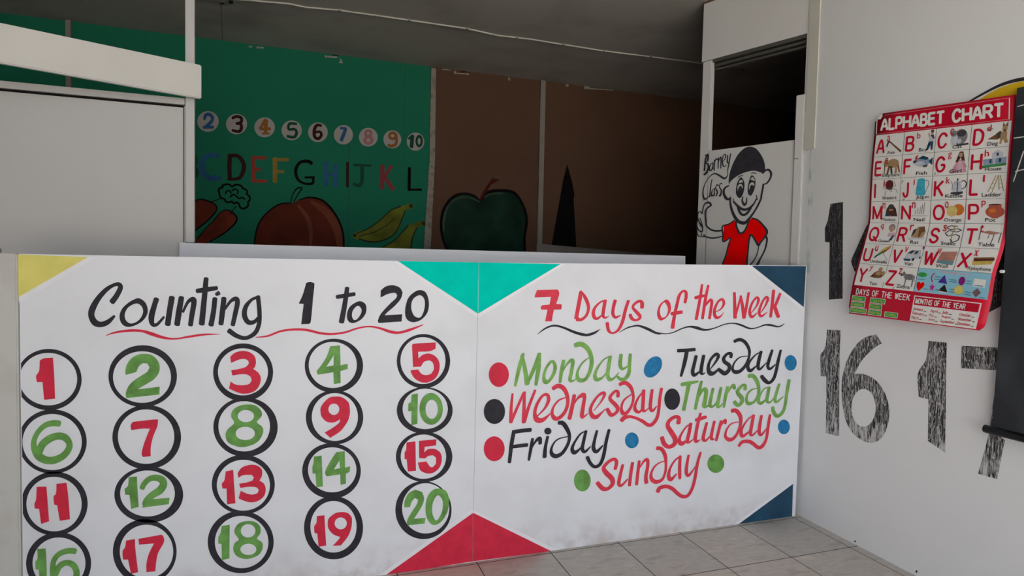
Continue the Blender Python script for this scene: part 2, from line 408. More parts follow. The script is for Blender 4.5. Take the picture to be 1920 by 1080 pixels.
# second low partition behind it with the sill board
sill = MB().slab([(-0.5145, P2, 1.235), (2.0785, P2, 1.235), (2.0758, P2, 1.3103), (-0.512, P2, 1.3073)], (0, -1, 0), .011).box(-0.512, 2.0755, P2+.0112, P2+.14, 1.290, 1.3068).build('sill_board', 'sill_grey')
tag(sill, 'long pale grey sill board running behind the top of the painted boards', 'sill')
MB().box(-3.1, 2.05, P2+.012, P2+.03, 0, 1.255).build('low_panel', 'panel_white', sill, 'white panel below the sill')
blank = MB().box(-3.1, -0.4945, P2+.0305, P2+.045, 0, 1.905).build('upper_panel', 'panel_white')
tag(blank, 'plain white upright panel at upper left under the slanting beam', 'panel')
MB().box(-3.1, -0.4945, P2+.016, P2+.045, 1.9095, 1.9375).build('top_rail', 'panel_white', blank, bevel=.002)
MB().box(-3.1, -0.5005, P2+.0285, P2+.0305, 1.899, 1.9075).build('dark_joint', 'dark_gap', blank, 'dark gap line below the top rail')
MB().box(-0.5025, -0.5000, P2+.0285, P2+.0305, 1.31, 1.899).build('dark_joint', 'dark_gap', blank, 'dark gap line beside the post')
up = MB().box(-0.490, -0.455, P2+.0005, P2+.029, 1.31, ZC).build('upright_post', 'panel_white', bevel=.003)
tag(up, 'thin white upright post rising from the sill to the ceiling', 'post')
e1 = Vector((-0.419, 2.95, 0)); e2 = Vector((-1.0325, 2.6975, 0)); dr = (e2-e1).normalized(); nb = Vector((-dr.y, dr.x, 0))
if nb.y > 0: nb = -nb
q = e1 + dr*1.35
beam = MB().slab([e1+Vector((0, 0, 1.9272)), q+Vector((0, 0, 1.9272)), q+Vector((0, 0, 2.0698)), e1+Vector((0, 0, 2.0698))], nb, .024).build('beam_board', 'beam_white', bevel=.004)
tag(beam, 'wide white board slanting out from the upright post at upper left', 'beam')

# ------------------------------------------------------------------ slanted doorway with the half door
gd = (GA-GB).normalized(); gn = gd.cross(Vector((0, 0, 1)))
def gq(u, v, h=0): return GB + gd*u + Vector((0, 0, v)) + gn*h
def gslab(pts, th, h=0): return MB().slab([gq(u, v, h) for u, v in pts], gn, th)
hd = gslab([(-0.026, 2.4365), (0.59, 2.436), (0.575, ZC), (-0.024, ZC)], .03).build('door_header', 'panel_white')
tag(hd, 'white board filling the space above the dark doorway at right', 'header')
gslab([(-0.024, ZC-.012), (0.576, ZC-.012), (0.5755, ZC-.001), (-0.024, ZC-.001)], .004, .002).build('joint_strip', 'joint_brown', hd, 'thin red-brown joint below the ceiling')
for k, (a, b) in enumerate(((0, .018), (.026, .040), (.048, .058))):
    gslab([(0.047, 2.4355-b), (0.575, 2.4355-b), (0.575, 2.4355-a), (0.047, 2.4355-a)], .02, -.004-.012*k).build('track', 'track_dark', hd, 'dark grooved sliding track')
dp = gslab([(-0.0273, 0), (0.045, 0), (0.041, 2.434), (-0.020, 2.434)], .03, -.002).build('door_post', 'panel_white', bevel=.004)
tag(dp, 'narrow white post on the far side of the dark doorway', 'post')
half_door = gslab([(0.046, 0.05), (0.5435, 0.05), (0.5435, 1.909), (0.0445, 1.916)], .03, .0015).build('half_door', 'panel_white')
tag(half_door, 'white half door painted with a thumbs-up cartoon boy in a black cap', 'half door')
gslab([(0.5445, 0.05), (0.586, 0.05), (0.586, 2.1302), (0.5435, 2.1307)], .04, .012).build('stile', 'panel_white', half_door, bevel=.003)
gslab([(0.546, 1.8085), (0.568, 1.8085), (0.568, 1.8115), (0.546, 1.8115)], .001, .0135).build('joint_line', 'dark_gap', half_door, 'short dark joint line')
np_ = gslab([(0.592, 0), (0.622, 0), (0.610, ZC), (0.578, ZC)], .05, -.004).build('jamb_post', 'panel_white')
tag(np_, 'white jamb post on the near side of the dark doorway, in the corner', 'post')

# ------------------------------------------------------------------ things in the back room and on the ceiling
lg = MB().slab([(1.846, B-.034, 0), (3.20, B-.034, 0), (3.20, B-.034, 1.3440), (3.0744, B-.034, 1.3505), (1.851, B-.034, 1.4160)], (0, -1, 0), .018).build('leaning_board', 'ledge_grey')
tag(lg, 'grey sloping board low against the brown wall, just above the sill', 'board')
CB_PTS = [(-0.3949, 4.0195), (-0.2707, 3.9936), (-0.0975, 3.9645), (0.0085, 3.9794), (0.2001, 3.9487), (0.6229, 3.9413), (1.0019, 3.9389), (1.2262, 3.9782), (1.4557, 3.958), (1.6969, 3.9682), (2.0142, 3.9752), (2.385, 3.955), (2.6942, 3.9408), (3.2, 3.945)]
cable = MB().tube([(x, y, ZC-.006) for x, y in CB_PTS], .0055, 6).build('ceiling_cable', 'cable_white', smooth=True)
tag(cable, 'thin pale cable clipped along the dark ceiling', 'cable')
for x, y in ((0.2001, 3.9487), (0.6229, 3.9413), (1.0019, 3.9389), (1.3553, 3.9668), (1.6969, 3.9682), (2.0142, 3.9752), (2.385, 3.955)):
    MB().box(x-.010, x+.010, y-.016, y+.012, ZC-.013, ZC-.0005).build('cable_clip', 'chip', cable, bevel=.003)
br = MB().box(-0.60, -0.440, 3.99, 4.085, ZC-.02, ZC-.0005).build('ceiling_bracket', 'chip', bevel=.004)
tag(br, 'small white fixing plate at the top edge, on the ceiling beside the cable', 'bracket')
MB().tube([(-0.470, 4.072, ZC-.021), (-0.470, 4.072, ZC-.016)], .014, 12).build('bolt_hole', 'rod_black', br, 'dark round hole')
MB().tube([(-0.420, 4.067, ZC-.012), (-0.420, 4.067, ZC-.0005)], .013, 12).build('bolt', 'rod_black', br, 'dark bolt')

# ------------------------------------------------------------------ roll-up blackboard on the right wall
X0 = W-.035
bb = MB()
bb.slab([(X0, 1.4991, .69), (X0, 0.55, .69), (X0, 0.55, 1.897), (X0, 1.477, 1.897)], (-1, 0, 0), .006)
bboard = bb.build('roll_up_blackboard', 'chalkboard_vinyl')
tag(bboard, 'black roll-up chalkboard hanging at the right edge beside the chart', 'blackboard')
MB().tube([(X0-.003, 1.5206, .684), (X0-.003, 1.30, .683), (X0-.003, 0.53, .683)], .0145, 14).build('bottom_rod', 'rod_black', bboard, 'glossy black bottom rod', smooth=True)
MB().tube([(X0-.010, 1.4896, 1.2564), (X0+.0, 1.4896, 1.2564)], .006, 10).build('pin', 'chart_white', bboard, 'small white pin')
MB().box(X0+.006, W, 1.40, 1.44, 1.86, 1.89).build('hanger', 'rod_black', bboard)

# ------------------------------------------------------------------ painted marks traced in wall coordinates (0.1 mm)
MARKS = [
('F','L','corner_triangle','yellow','yellow painted corner triangle',0.0,[('p',[[-8801,12434,-6856,12392,-8800,11040]])]),
('F','L','corner_triangle','teal','teal painted corner triangle',0.14,[('p',[[3498,12475,6771,12489,6785,10391]])]),
('F','L','corner_triangle','red','red painted corner triangle',0.28,[('p',[[6740,2091,6741,35,3159,-34]])]),
('F','L','corner_border','white_bright','bright white band beside the painted corners',-0.48,[('p',[[-6856,12392,-6625,12397,-8788,10848,-8800,11040]])]),
('F','L','corner_border','white_bright',None,-0.34,[('p',[[3312,12471,3498,12475,6762,10391,6765,10237]])]),
('F','L','corner_border','white_bright',None,-0.2,[('p',[[6672,2065,3159,-34,2888,-15,6669,2246]])]),
('F','L','painted_word','black','painted word Counting',0.0,[('s',1.163,[-6166,10877,198,-6033,11082,188,-5913,11357,177,-5957,11476,153,-6105,11458,119,-6340,11286,153,-6576,10979,188,-6737,10640,222,-6767,10403,211,-6667,10181,222,-6493,10111,188,-6288,10194,171,-6095,10397,85]),('c',[[-5361,11008,-5180,10876,-5096,10633,-5136,10389,-5334,10148,-5666,10014,-5874,10120,-5947,10379,-5872,10636,-5692,10842,-5512,10963],[-5407,10824,-5271,10703,-5242,10495,-5364,10253,-5575,10134,-5725,10205,-5792,10395,-5723,10636,-5573,10773]]),('s',1.138,[-4829,10981,192,-4906,10702,192,-4983,10353,210,-4954,10109,157,-4816,10090,112,-4599,10350,87]),('s',1.131,[-4350,11034,211,-4428,10524,204,-4482,10085,204]),('s',1.125,[-4053,11034,194,-4132,10523,212,-4189,10082,205]),('s',1.12,[-4006,10522,89,-3848,10875,114,-3690,10964,195,-3658,10840,195,-3721,10413,184,-3769,10058,177]),('s',1.111,[-3268,11713,178,-3322,11053,196,-3409,10090,214]),('s',1.109,[-3562,11266,161,-3242,11321,178,-2919,11377,143]),('s',1.107,[-2984,11000,179,-3032,10516,187,-3112,10050,197]),('s',1.104,[-2945,11144,122,-2854,11198,161]),('s',1.102,[-2691,11011,187,-2739,10514,198,-2787,10082,187]),('s',1.097,[-2657,10622,91,-2461,10910,116,-2296,10983,181,-2246,10838,181,-2327,10403,174,-2399,10041,163]),('s',1.087,[-1526,11057,110,-1762,10965,110,-1962,10710,165,-2012,10400,190,-1894,10144,183,-1692,10142,146,-1524,10323,110]),('s',1.089,[-1560,11075,165,-1507,10507,165,-1523,10066,165,-1657,9737,165,-1959,9560,146,-2259,9639,165,-2524,9843,183])]),
('F','L','underline','red','red wavy underline',0.14,[('s',1.137,[-6343,9733,21,-6083,9831,63,-5636,9892,88,-5274,9869,88,-4970,9760,123,-4632,9631,98,-4258,9577,56,-3785,9649,77,-3306,9712,70,-2819,9714,14]),('s',1.04,[-1634,9579,23,-1226,9619,69,-779,9789,77,-326,9845,84,134,9820,92,636,9690,92,1072,9652,84,1550,9713,77,1958,9849,69,2409,9920,61,2829,9848,84,3255,9700,115,3606,9666,96,4037,9778,107,4533,9963,31])]),
('F','L','painted_word','black','painted numeral 1 of the heading',0.28,[('p',[[104,11584,175,11615,263,11623,353,11594,400,11531,357,11060,314,10496,274,10119,204,10045,-63,10040,-13,10498,21,10797,-156,10816,-17,11134]])]),
('F','L','painted_word','black','painted word to of the heading',0.42,[('s',1.037,[1589,11407,172,1503,10757,191,1391,10106,210]),('s',1.036,[1213,11062,153,1536,11120,161,1869,11178,145]),('c',[[2096,10902,2286,10774,2308,10484,2141,10214,1843,10063,1638,10142,1591,10411,1688,10679,1910,10852],[1986,10725,2118,10620,2120,10446,1991,10235,1861,10178,1777,10333,1820,10564]])]),
('F','L','painted_word','black','painted numeral 20 of the heading',0.56,[('p',[[2845,11046,2849,11318,3039,11475,3308,11528,3582,11440,3702,11244,3627,10988,3397,10713,3129,10479,3015,10354,3694,10388,3678,10100,2788,10052,2749,10130,2860,10402,3202,10792,3432,11007,3488,11125,3449,11204,3351,11231,3120,11183,2967,11104]]),('c',[[4392,11346,4634,11228,4753,10829,4686,10429,4430,10152,4112,10068,3873,10197,3802,10514,3902,10988,4135,11246],[4375,11140,4557,10989,4582,10670,4487,10351,4349,10240,4148,10353,4044,10671,4119,10988]])]),
('F','L','painted_ring','black','black painted ring around 1',0.7,[('r',[[-7062,8250,-7158,7801,-7422,7452,-7798,7272,-8207,7296,-8570,7515,-8816,7883,-8900,8328,-8807,8764,-8555,9109,-8189,9296,-7781,9285,-7410,9075,-7152,8706],[-7189,8271,-7274,7888,-7505,7590,-7834,7436,-8193,7456,-8512,7643,-8729,7958,-8803,8338,-8722,8712,-8499,9007,-8178,9166,-7820,9156,-7495,8976,-7269,8660]])]),
('F','L','painted_numeral','red','red painted numeral 1',1.6,[('p',[[-8236,8938,-8112,9008,-7869,9021,-7839,8402,-7820,7638,-8129,7619,-8169,8216,-8324,8220,-8344,8423,-8259,8597]])]),
('F','L','painted_ring','black','black painted ring around 2',0.14,[('r',[[-4195,8251,-4302,7777,-4600,7409,-5026,7221,-5492,7247,-5905,7479,-6186,7867,-6284,8335,-6182,8795,-5897,9158,-5484,9355,-5020,9343,-4597,9122,-4301,8732],[-4382,8225,-4472,7832,-4723,7527,-5082,7370,-5476,7392,-5826,7584,-6065,7907,-6148,8297,-6061,8680,-5820,8983,-5470,9145,-5077,9135,-4720,8950,-4471,8625]])]),
('F','L','painted_numeral','green','green painted numeral 2',1.88,[('p',[[-5769,8356,-5776,8505,-5727,8719,-5593,8930,-5378,9054,-5189,9073,-4972,9020,-4808,8844,-4732,8622,-4768,8373,-4920,8160,-5138,8013,-5328,7897,-5409,7838,-4734,7901,-4743,7628,-5754,7551,-5766,7732,-5677,7975,-5516,8154,-5273,8330,-5110,8448,-5047,8602,-5109,8729,-5244,8749,-5366,8644,-5447,8446]])]),
('F','L','painted_ring','black','black painted ring around 6',0.42,[('r',[[-6929,6120,-7031,5646,-7308,5285,-7703,5108,-8133,5148,-8514,5393,-8772,5791,-8860,6266,-8763,6725,-8498,7082,-8115,7268,-7686,7243,-7296,7008,-7025,6607],[-7071,6115,-7159,5704,-7398,5389,-7738,5235,-8111,5269,-8440,5481,-8665,5828,-8741,6242,-8657,6642,-8427,6954,-8095,7115,-7724,7092,-7387,6887,-7153,6538]])]),
('F','L','painted_numeral','green','green painted numeral 6',2.16,[('s',1.207,[-7707,6790,211,-7882,6816,205,-8107,6756,187,-8307,6545,175,-8421,6255,181,-8406,5985,226,-8289,5735,271,-8092,5584,256,-7867,5564,256,-7615,5679,241,-7448,5908,226,-7434,6120,217,-7559,6311,241,-7760,6371,241,-7986,6297,256,-8187,6117,256,-8276,5884,241])]),
('F','L','painted_ring','black','black painted ring around 7',0.7,[('r',[[-4069,6063,-4177,5569,-4477,5191,-4907,5007,-5377,5050,-5794,5306,-6078,5722,-6177,6217,-6073,6697,-5786,7069,-5369,7263,-4901,7237,-4474,6991,-4176,6572],[-4282,6098,-4370,5681,-4616,5362,-4968,5204,-5354,5238,-5697,5453,-5931,5805,-6012,6224,-5927,6630,-5691,6946,-5348,7110,-4963,7087,-4613,6880,-4369,6527]])]),
('F','L','painted_numeral','red','red painted numeral 7',1.6,[('p',[[-5562,6711,-4868,6754,-4786,6701,-4814,6489,-4939,6150,-5014,5778,-5017,5462,-5255,5451,-5295,5564,-5240,5858,-5130,6196,-5039,6435,-5279,6451,-5608,6424,-5624,6590]])]),
('F','L','painted_ring','black','black painted ring around 12',0.14,[('r',[[-4003,3979,-4112,3550,-4415,3232,-4848,3088,-5322,3145,-5742,3386,-6028,3763,-6128,4201,-6024,4617,-5735,4932,-5315,5085,-4843,5043,-4412,4810,-4111,4430],[-4268,4052,-4354,3700,-4594,3438,-4936,3318,-5312,3361,-5647,3558,-5875,3866,-5955,4227,-5872,4570,-5642,4830,-5307,4956,-4932,4922,-4591,4731,-4353,4421]])]),
('F','L','painted_numeral','green','green painted numeral 12',1.88,[('p',[[-5696,4784,-5442,4775,-5427,4333,-5391,3698,-5622,3645,-5671,4153,-5800,4167,-5821,4373,-5713,4487]]),('s',1.158,[-5286,4350,197,-5217,4501,197,-5066,4651,206,-4874,4683,222,-4680,4592,254,-4625,4411,270,-4737,4215,286,-4958,4079,254,-5137,3907,238,-5206,3756,190]),('p',[[-5288,3655,-4459,3690,-4431,3912,-4986,3923,-5205,3867]])]),
('F','L','painted_ring','black','black painted ring around 11',0.42,[('r',[[-6915,3975,-7013,3504,-7283,3150,-7668,2985,-8087,3038,-8458,3295,-8710,3702,-8796,4181,-8701,4638,-8443,4989,-8069,5163,-7651,5124,-7271,4876,-7007,4466],[-7090,3979,-7173,3578,-7396,3276,-7715,3134,-8063,3177,-8372,3395,-8582,3742,-8654,4150,-8575,4542,-8359,4841,-8048,4989,-7701,4956,-7386,4745,-7167,4396]])]),
('F','L','painted_numeral','red','red painted numeral 11',2.16,[('p',[[-8361,4706,-8087,4687,-8066,4298,-8022,3498,-8248,3431,-8300,3954,-8424,3980,-8428,4140,-8382,4286]]),('p',[[-7804,4750,-7520,4759,-7473,4296,-7428,3495,-7720,3477,-7792,4019,-7875,4050,-7890,4325,-7821,4424]])]),
('F','L','painted_ring','black','black painted ring around 16',0.7,[('r',[[-6826,1878,-6924,1416,-7190,1075,-7568,923,-7982,989,-8348,1255,-8596,1667,-8681,2142,-8587,2592,-8333,2930,-7964,3090,-7552,3038,-7178,2781,-6917,2367],[-6993,1910,-7072,1530,-7288,1250,-7595,1124,-7932,1176,-8230,1394,-8434,1732,-8503,2124,-8427,2495,-8218,2774,-7918,2906,-7582,2862,-7278,2651,-7067,2311]])]),
('F','L','painted_numeral','green','green painted numeral 16',1.6,[('p',[[-8367,2591,-8131,2581,-8109,2175,-8103,1441,-8303,1441,-8329,1878,-8418,1900,-8421,2158,-8358,2271]]),('s',1.216,[-7282,2368,200,-7487,2411,200,-7742,2339,191,-7895,2145,191,-7935,1875,200,-7912,1596,216,-7775,1299,246,-7547,1171,246,-7341,1294,231,-7249,1590,222,-7337,1881,216,-7541,2003,200,-7745,1909,216,-7861,1650,216])]),
('F','L','painted_ring','black','black painted ring around 17',0.14,[('r',[[-4214,1937,-4316,1438,-4596,1068,-4997,902,-5436,969,-5826,1252,-6091,1692,-6183,2204,-6086,2689,-5818,3054,-5428,3230,-4991,3178,-4593,2905,-4314,2462],[-4322,1956,-4406,1545,-4641,1240,-4977,1102,-5346,1158,-5673,1392,-5897,1756,-5975,2180,-5893,2582,-5667,2884,-5339,3028,-4972,2983,-4638,2756,-4405,2389]])]),
('F','L','painted_numeral','red','red painted numeral 17',1.88,[('p',[[-5780,2544,-5510,2566,-5497,2190,-5419,1368,-5636,1336,-5724,1863,-5877,1884,-5889,2180,-5813,2312]]),('p',[[-5401,2558,-4685,2617,-4623,2523,-4615,2329,-4797,1968,-4859,1623,-4882,1321,-5164,1330,-5157,1665,-5074,2005,-4921,2330,-5388,2350]])]),
('F','L','painted_ring','black','black painted ring around 3',0.42,[('r',[[-1031,8264,-1131,7800,-1415,7438,-1823,7252,-2271,7276,-2670,7501,-2944,7882,-3041,8341,-2945,8792,-2673,9150,-2276,9344,-1830,9333,-1422,9117,-1135,8735],[-1208,8291,-1292,7914,-1528,7621,-1867,7469,-2240,7488,-2574,7671,-2803,7980,-2884,8354,-2804,8722,-2576,9013,-2245,9170,-1872,9160,-1533,8983,-1295,8673]])]),
('F','L','painted_numeral','red','red painted numeral 3',2.16,[('p',[[-2482,8883,-2335,9025,-2099,9090,-1860,9051,-1680,8908,-1619,8710,-1643,8514,-1708,8418,-1542,8280,-1451,8079,-1495,7818,-1645,7611,-1886,7524,-2124,7536,-2362,7645,-2518,7734,-2466,7991,-2303,7870,-2066,7834,-1857,7867,-1761,7994,-1798,8126,-1933,8223,-2126,8238,-2407,8206,-2446,8396,-2216,8430,-1978,8493,-1859,8620,-1874,8718,-1979,8787,-2157,8786,-2452,8665]])]),
('F','L','painted_ring','black','black painted ring around 8',0.7,[('r',[[-861,6205,-969,5726,-1277,5361,-1718,5182,-2202,5222,-2633,5470,-2928,5873,-3033,6352,-2929,6816,-2636,7177,-2208,7365,-1725,7340,-1284,7103,-974,6698],[-1129,6256,-1215,5853,-1460,5544,-1811,5390,-2198,5422,-2543,5628,-2780,5968,-2865,6373,-2781,6767,-2546,7073,-2202,7232,-1817,7211,-1465,7012,-1219,6671]])]),
('F','L','painted_numeral','green','green painted numeral 8',1.6,[('c',[[-1944,7117,-1643,7067,-1446,6874,-1415,6657,-1575,6442,-1398,6258,-1366,6023,-1548,5704,-1910,5557,-2209,5573,-2535,5746,-2630,6015,-2565,6239,-2344,6459,-2443,6688,-2405,6914,-2212,7066],[-1678,6673,-1699,6589,-1759,6519,-1848,6477,-1953,6466,-2058,6490,-2146,6544,-2205,6620,-2226,6707,-2206,6791,-2147,6860,-2059,6903,-1954,6914,-1849,6890,-1760,6837,-1700,6760],[-1646,6026,-1670,5933,-1741,5858,-1846,5812,-1970,5802,-2094,5830,-2199,5892,-2269,5976,-2293,6072,-2269,6165,-2200,6240,-2095,6286,-1972,6296,-1848,6269,-1742,6208,-1671,6123]])]),
('F','L','painted_ring','black','black painted ring around 13',0.14,[('r',[[-952,4048,-1058,3569,-1360,3210,-1792,3042,-2267,3097,-2689,3358,-2978,3772,-3081,4258,-2979,4723,-2691,5078,-2272,5255,-1799,5216,-1367,4964,-1063,4547],[-1122,4036,-1211,3628,-1464,3320,-1827,3176,-2227,3221,-2583,3444,-2827,3798,-2915,4214,-2828,4612,-2585,4917,-2231,5068,-1833,5034,-1470,4818,-1215,4462]])]),
('F','L','painted_numeral','red','red painted numeral 13',1.88,[('p',[[-2622,4699,-2370,4732,-2349,4318,-2293,3486,-2575,3477,-2591,4062,-2724,4075,-2748,4258,-2665,4381]]),('p',[[-2230,4587,-2087,4789,-1817,4870,-1575,4826,-1407,4661,-1397,4426,-1481,4250,-1328,4118,-1266,3894,-1326,3649,-1539,3487,-1782,3464,-2024,3556,-2189,3657,-2115,3931,-1934,3813,-1723,3747,-1541,3789,-1504,3902,-1602,4012,-1845,4053,-2130,4038,-2175,4202,-1936,4218,-1725,4274,-1670,4385,-1756,4493,-1967,4506,-2086,4491,-2191,4418]])]),
('F','L','painted_ring','black','black painted ring around 18',0.42,[('r',[[-979,1868,-1091,1366,-1407,997,-1861,834,-2360,907,-2802,1197,-3106,1644,-3213,2159,-3106,2645,-2805,3010,-2365,3183,-1868,3127,-1415,2848,-1095,2398],[-1165,1888,-1255,1467,-1510,1156,-1878,1017,-2282,1075,-2642,1316,-2889,1691,-2977,2125,-2890,2535,-2644,2844,-2286,2990,-1884,2943,-1516,2709,-1259,2333]])]),
('F','L','painted_numeral','green','green painted numeral 18',2.16,[('p',[[-2751,2696,-2485,2707,-2491,1453,-2740,1428,-2756,2030,-2868,2061,-2860,2297,-2780,2452]]),('c',[[-1841,2769,-1598,2690,-1444,2487,-1449,2252,-1559,2074,-1380,1906,-1364,1668,-1501,1450,-1775,1354,-2018,1371,-2259,1521,-2364,1769,-2320,1996,-2176,2117,-2314,2361,-2306,2559,-2142,2739],[-1612,2373,-1630,2279,-1685,2205,-1766,2160,-1861,2153,-1957,2185,-2038,2249,-2092,2337,-2111,2435,-2092,2529,-2039,2603,-1958,2648,-1863,2655,-1767,2625,-1686,2560,-1631,2472],[-1579,1668,-1599,1589,-1659,1528,-1747,1494,-1852,1492,-1956,1522,-2044,1581,-2103,1657,-2124,1741,-2104,1820,-2045,1881,-1957,1915,-1853,1918,-1749,1888,-1660,1830,-1600,1753]])]),
('F','L','painted_ring','black','black painted ring around 4',0.7,[('r',[[2215,8396,2111,7942,1811,7588,1377,7405,899,7429,473,7649,180,8021,74,8471,173,8912,461,9262,883,9452,1358,9442,1794,9231,2102,8857],[1981,8439,1895,8053,1649,7751,1292,7594,899,7613,547,7799,304,8116,216,8499,299,8877,536,9175,885,9337,1276,9328,1635,9148,1887,8831]])]),
('F','L','painted_numeral','green','green painted numeral 4',1.6,[('p',[[987,9187,1345,9213,1366,8717,1369,8443,1632,8496,1640,8296,1371,8220,1385,7757,1130,7734,1109,8186,544,8116,495,8253,686,8500,877,8833],[1120,8843,1114,8452,854,8410]])]),
('F','L','painted_ring','black','black painted ring around 9',0.14,[('r',[[2244,6378,2141,5923,1844,5574,1415,5402,942,5439,521,5672,230,6055,125,6511,224,6953,508,7298,925,7478,1396,7455,1827,7231,2131,6846],[2042,6405,1960,6004,1723,5695,1380,5540,1001,5569,661,5772,427,6108,342,6511,421,6903,650,7208,986,7369,1363,7350,1709,7153,1952,6816]])]),
('F','L','painted_numeral','red','red painted numeral 9',1.88,[('p',[[1216,7250,1380,7231,1512,7166,1646,7038,1713,6913,1740,6600,1702,6395,1637,6226,1392,5896,1017,5665,810,5886,1063,6023,1324,6212,1381,6363,1159,6257,898,6291,702,6492,655,6699,667,6869,794,7067,988,7227],[1342,6750,1327,6667,1284,6599,1220,6555,1143,6543,1067,6564,1002,6616,958,6689,943,6773,957,6855,1000,6924,1064,6967,1140,6979,1216,6959,1281,6908,1326,6834]])]),
('F','L','painted_ring','black','black painted ring around 14',0.42,[('r',[[2176,4274,2070,3808,1767,3457,1328,3292,846,3344,415,3597,119,3999,12,4472,113,4925,403,5272,829,5446,1309,5409,1750,5165,2060,4760],[2007,4334,1920,3957,1670,3674,1309,3540,910,3581,554,3786,308,4112,219,4496,303,4864,543,5145,896,5284,1293,5253,1656,5054,1912,4726]])]),
('F','L','painted_numeral','green','green painted numeral 14',2.16,[('p',[[430,4991,707,5002,734,4466,762,3809,529,3791,493,4334,387,4344,378,4602,419,4735]]),('p',[[1251,5095,1558,5105,1578,4460,1764,4495,1756,4287,1607,4213,1617,3828,1418,3803,1401,4215,899,4182,839,4371,1041,4784],[1363,4756,1389,4459,1159,4428]])]),
('F','L','painted_ring','black','black painted ring around 19',0.7,[('r',[[2285,2010,2179,1475,1871,1078,1427,896,937,965,500,1265,199,1733,90,2279,192,2798,486,3191,917,3382,1404,3331,1851,3042,2167,2570],[2037,2079,1955,1645,1715,1320,1369,1169,986,1221,644,1463,407,1843,321,2288,401,2713,632,3035,970,3191,1351,3150,1700,2916,1945,2534]])]),
('F','L','painted_numeral','red','red painted numeral 19',1.6,[('p',[[554,2675,830,2677,860,2170,905,1486,628,1471,575,1998,471,2028,460,2289,540,2417]]),('p',[[1455,2728,1605,2703,1722,2644,1817,2528,1858,2400,1835,2051,1698,1716,1450,1414,1142,1444,1332,1622,1424,1751,1165,1889,982,2138,957,2402,995,2537,1092,2630,1256,2722],[1666,2260,1649,2172,1600,2102,1526,2061,1439,2054,1352,2082,1278,2142,1228,2223,1210,2314,1227,2401,1275,2471,1348,2512,1435,2520,1522,2492,1597,2433,1647,2351]])]),
('F','L','painted_ring','black','black painted ring around 5',0.14,[('r',[[5658,8464,5557,7987,5258,7614,4823,7421,4344,7443,3913,7673,3616,8062,3506,8533,3603,8998,3890,9366,4312,9566,4790,9558,5229,9338,5540,8947],[5465,8497,5380,8085,5128,7763,4763,7595,4359,7613,3995,7811,3743,8147,3650,8555,3732,8956,3974,9275,4331,9448,4734,9440,5104,9250,5366,8913]])]),
('F','L','painted_numeral','red','red painted numeral 5',1.88,[('p',[[4097,9143,4212,9214,5056,9243,5047,8989,4806,8894,4347,8885,4364,8615,4545,8762,4807,8798,5074,8659,5221,8390,5196,8038,5044,7780,4781,7650,4518,7648,4233,7813,4064,8081,4076,8159,4358,8179,4491,7999,4689,7935,4886,7984,4994,8178,4946,8421,4812,8526,4593,8476,4465,8284,4152,8282]])]),
('F','L','painted_ring','black','black painted ring around 10',0.42,[('r',[[5797,6441,5689,6031,5373,5718,4915,5566,4410,5602,3958,5815,3646,6162,3532,6575,3635,6973,3938,7283,4382,7443,4886,7419,5347,7214,5675,6865],[5593,6516,5506,6161,5252,5890,4883,5755,4475,5783,4109,5966,3856,6265,3762,6622,3846,6968,4091,7237,4451,7377,4858,7358,5231,7181,5494,6881]])]),
('F','L','painted_numeral','green','green painted numeral 10',2.16,[('p',[[4112,7187,4359,7209,4360,5990,4121,5941,4113,6510,3979,6527,3987,6823,4095,6882]]),('c',[[5386,6530,5353,6283,5252,6078,5099,5947,4917,5909,4734,5971,4579,6121,4473,6337,4434,6585,4466,6830,4565,7033,4716,7164,4896,7205,5079,7146,5237,6998,5345,6782],[5185,6524,5168,6376,5115,6254,5034,6175,4938,6152,4841,6187,4757,6276,4701,6405,4680,6553,4696,6700,4749,6822,4829,6901,4925,6925,5022,6891,5106,6803,5163,6674]])]),
('F','L','painted_ring','black','black painted ring around 15',0.7,[('r',[[5817,4529,5708,4087,5388,3754,4924,3598,4412,3648,3955,3889,3638,4272,3522,4721,3626,5151,3932,5480,4383,5644,4893,5608,5361,5375,5693,4990],[5559,4553,5472,4163,5216,3869,4845,3728,4434,3767,4065,3976,3810,4311,3715,4707,3799,5088,4045,5380,4408,5526,4817,5497,5193,5294,5459,4957]])]),
('F','L','painted_numeral','red','red painted numeral 15',1.6,[('p',[[3936,5263,4292,5280,4331,4086,4004,4085,3954,4582,3867,4598,3864,4874,3927,4957]]),('p',[[4431,5291,5142,5305,5133,5052,4668,5030,4658,4810,4824,4929,5091,4908,5317,4734,5380,4460,5304,4154,5062,3952,4795,3932,4506,4092,4401,4411,4743,4435,4902,4190,5014,4171,5145,4302,5141,4548,5006,4661,4806,4642,4697,4563,4455,4592]])]),
('F','L','painted_ring','black','black painted ring around 20',0.14,[('r',[[5824,2311,5717,1797,5397,1415,4934,1241,4422,1307,3963,1595,3646,2045,3529,2570,3632,3069,3938,3447,4388,3631,4897,3581,5366,3303,5698,2850],[5727,2394,5637,1950,5369,1618,4981,1465,4550,1519,4163,1766,3895,2156,3796,2611,3883,3044,4140,3373,4520,3533,4948,3491,5342,3251,5622,2859]])]),
('F','L','painted_numeral','green','green painted numeral 20',1.88,[('p',[[3886,2642,3900,2915,4060,3207,4320,3321,4586,3197,4678,2920,4595,2617,4379,2285,4272,2129,4748,2117,4716,1888,4014,1893,4011,2106,4202,2439,4395,2728,4423,2903,4303,2982,4174,2841,4112,2635]]),('c',[[5252,3272,5569,3140,5703,2766,5652,2274,5409,1895,5097,1775,4848,2007,4744,2422,4789,2908,4985,3200],[5234,2995,5440,2749,5438,2343,5273,2002,5138,1995,5021,2301,5037,2702]])]),
('F','Rb','corner_triangle','teal','teal painted corner triangle',0.42,[('p',[[6784,12489,10413,12494,6798,10391]])]),
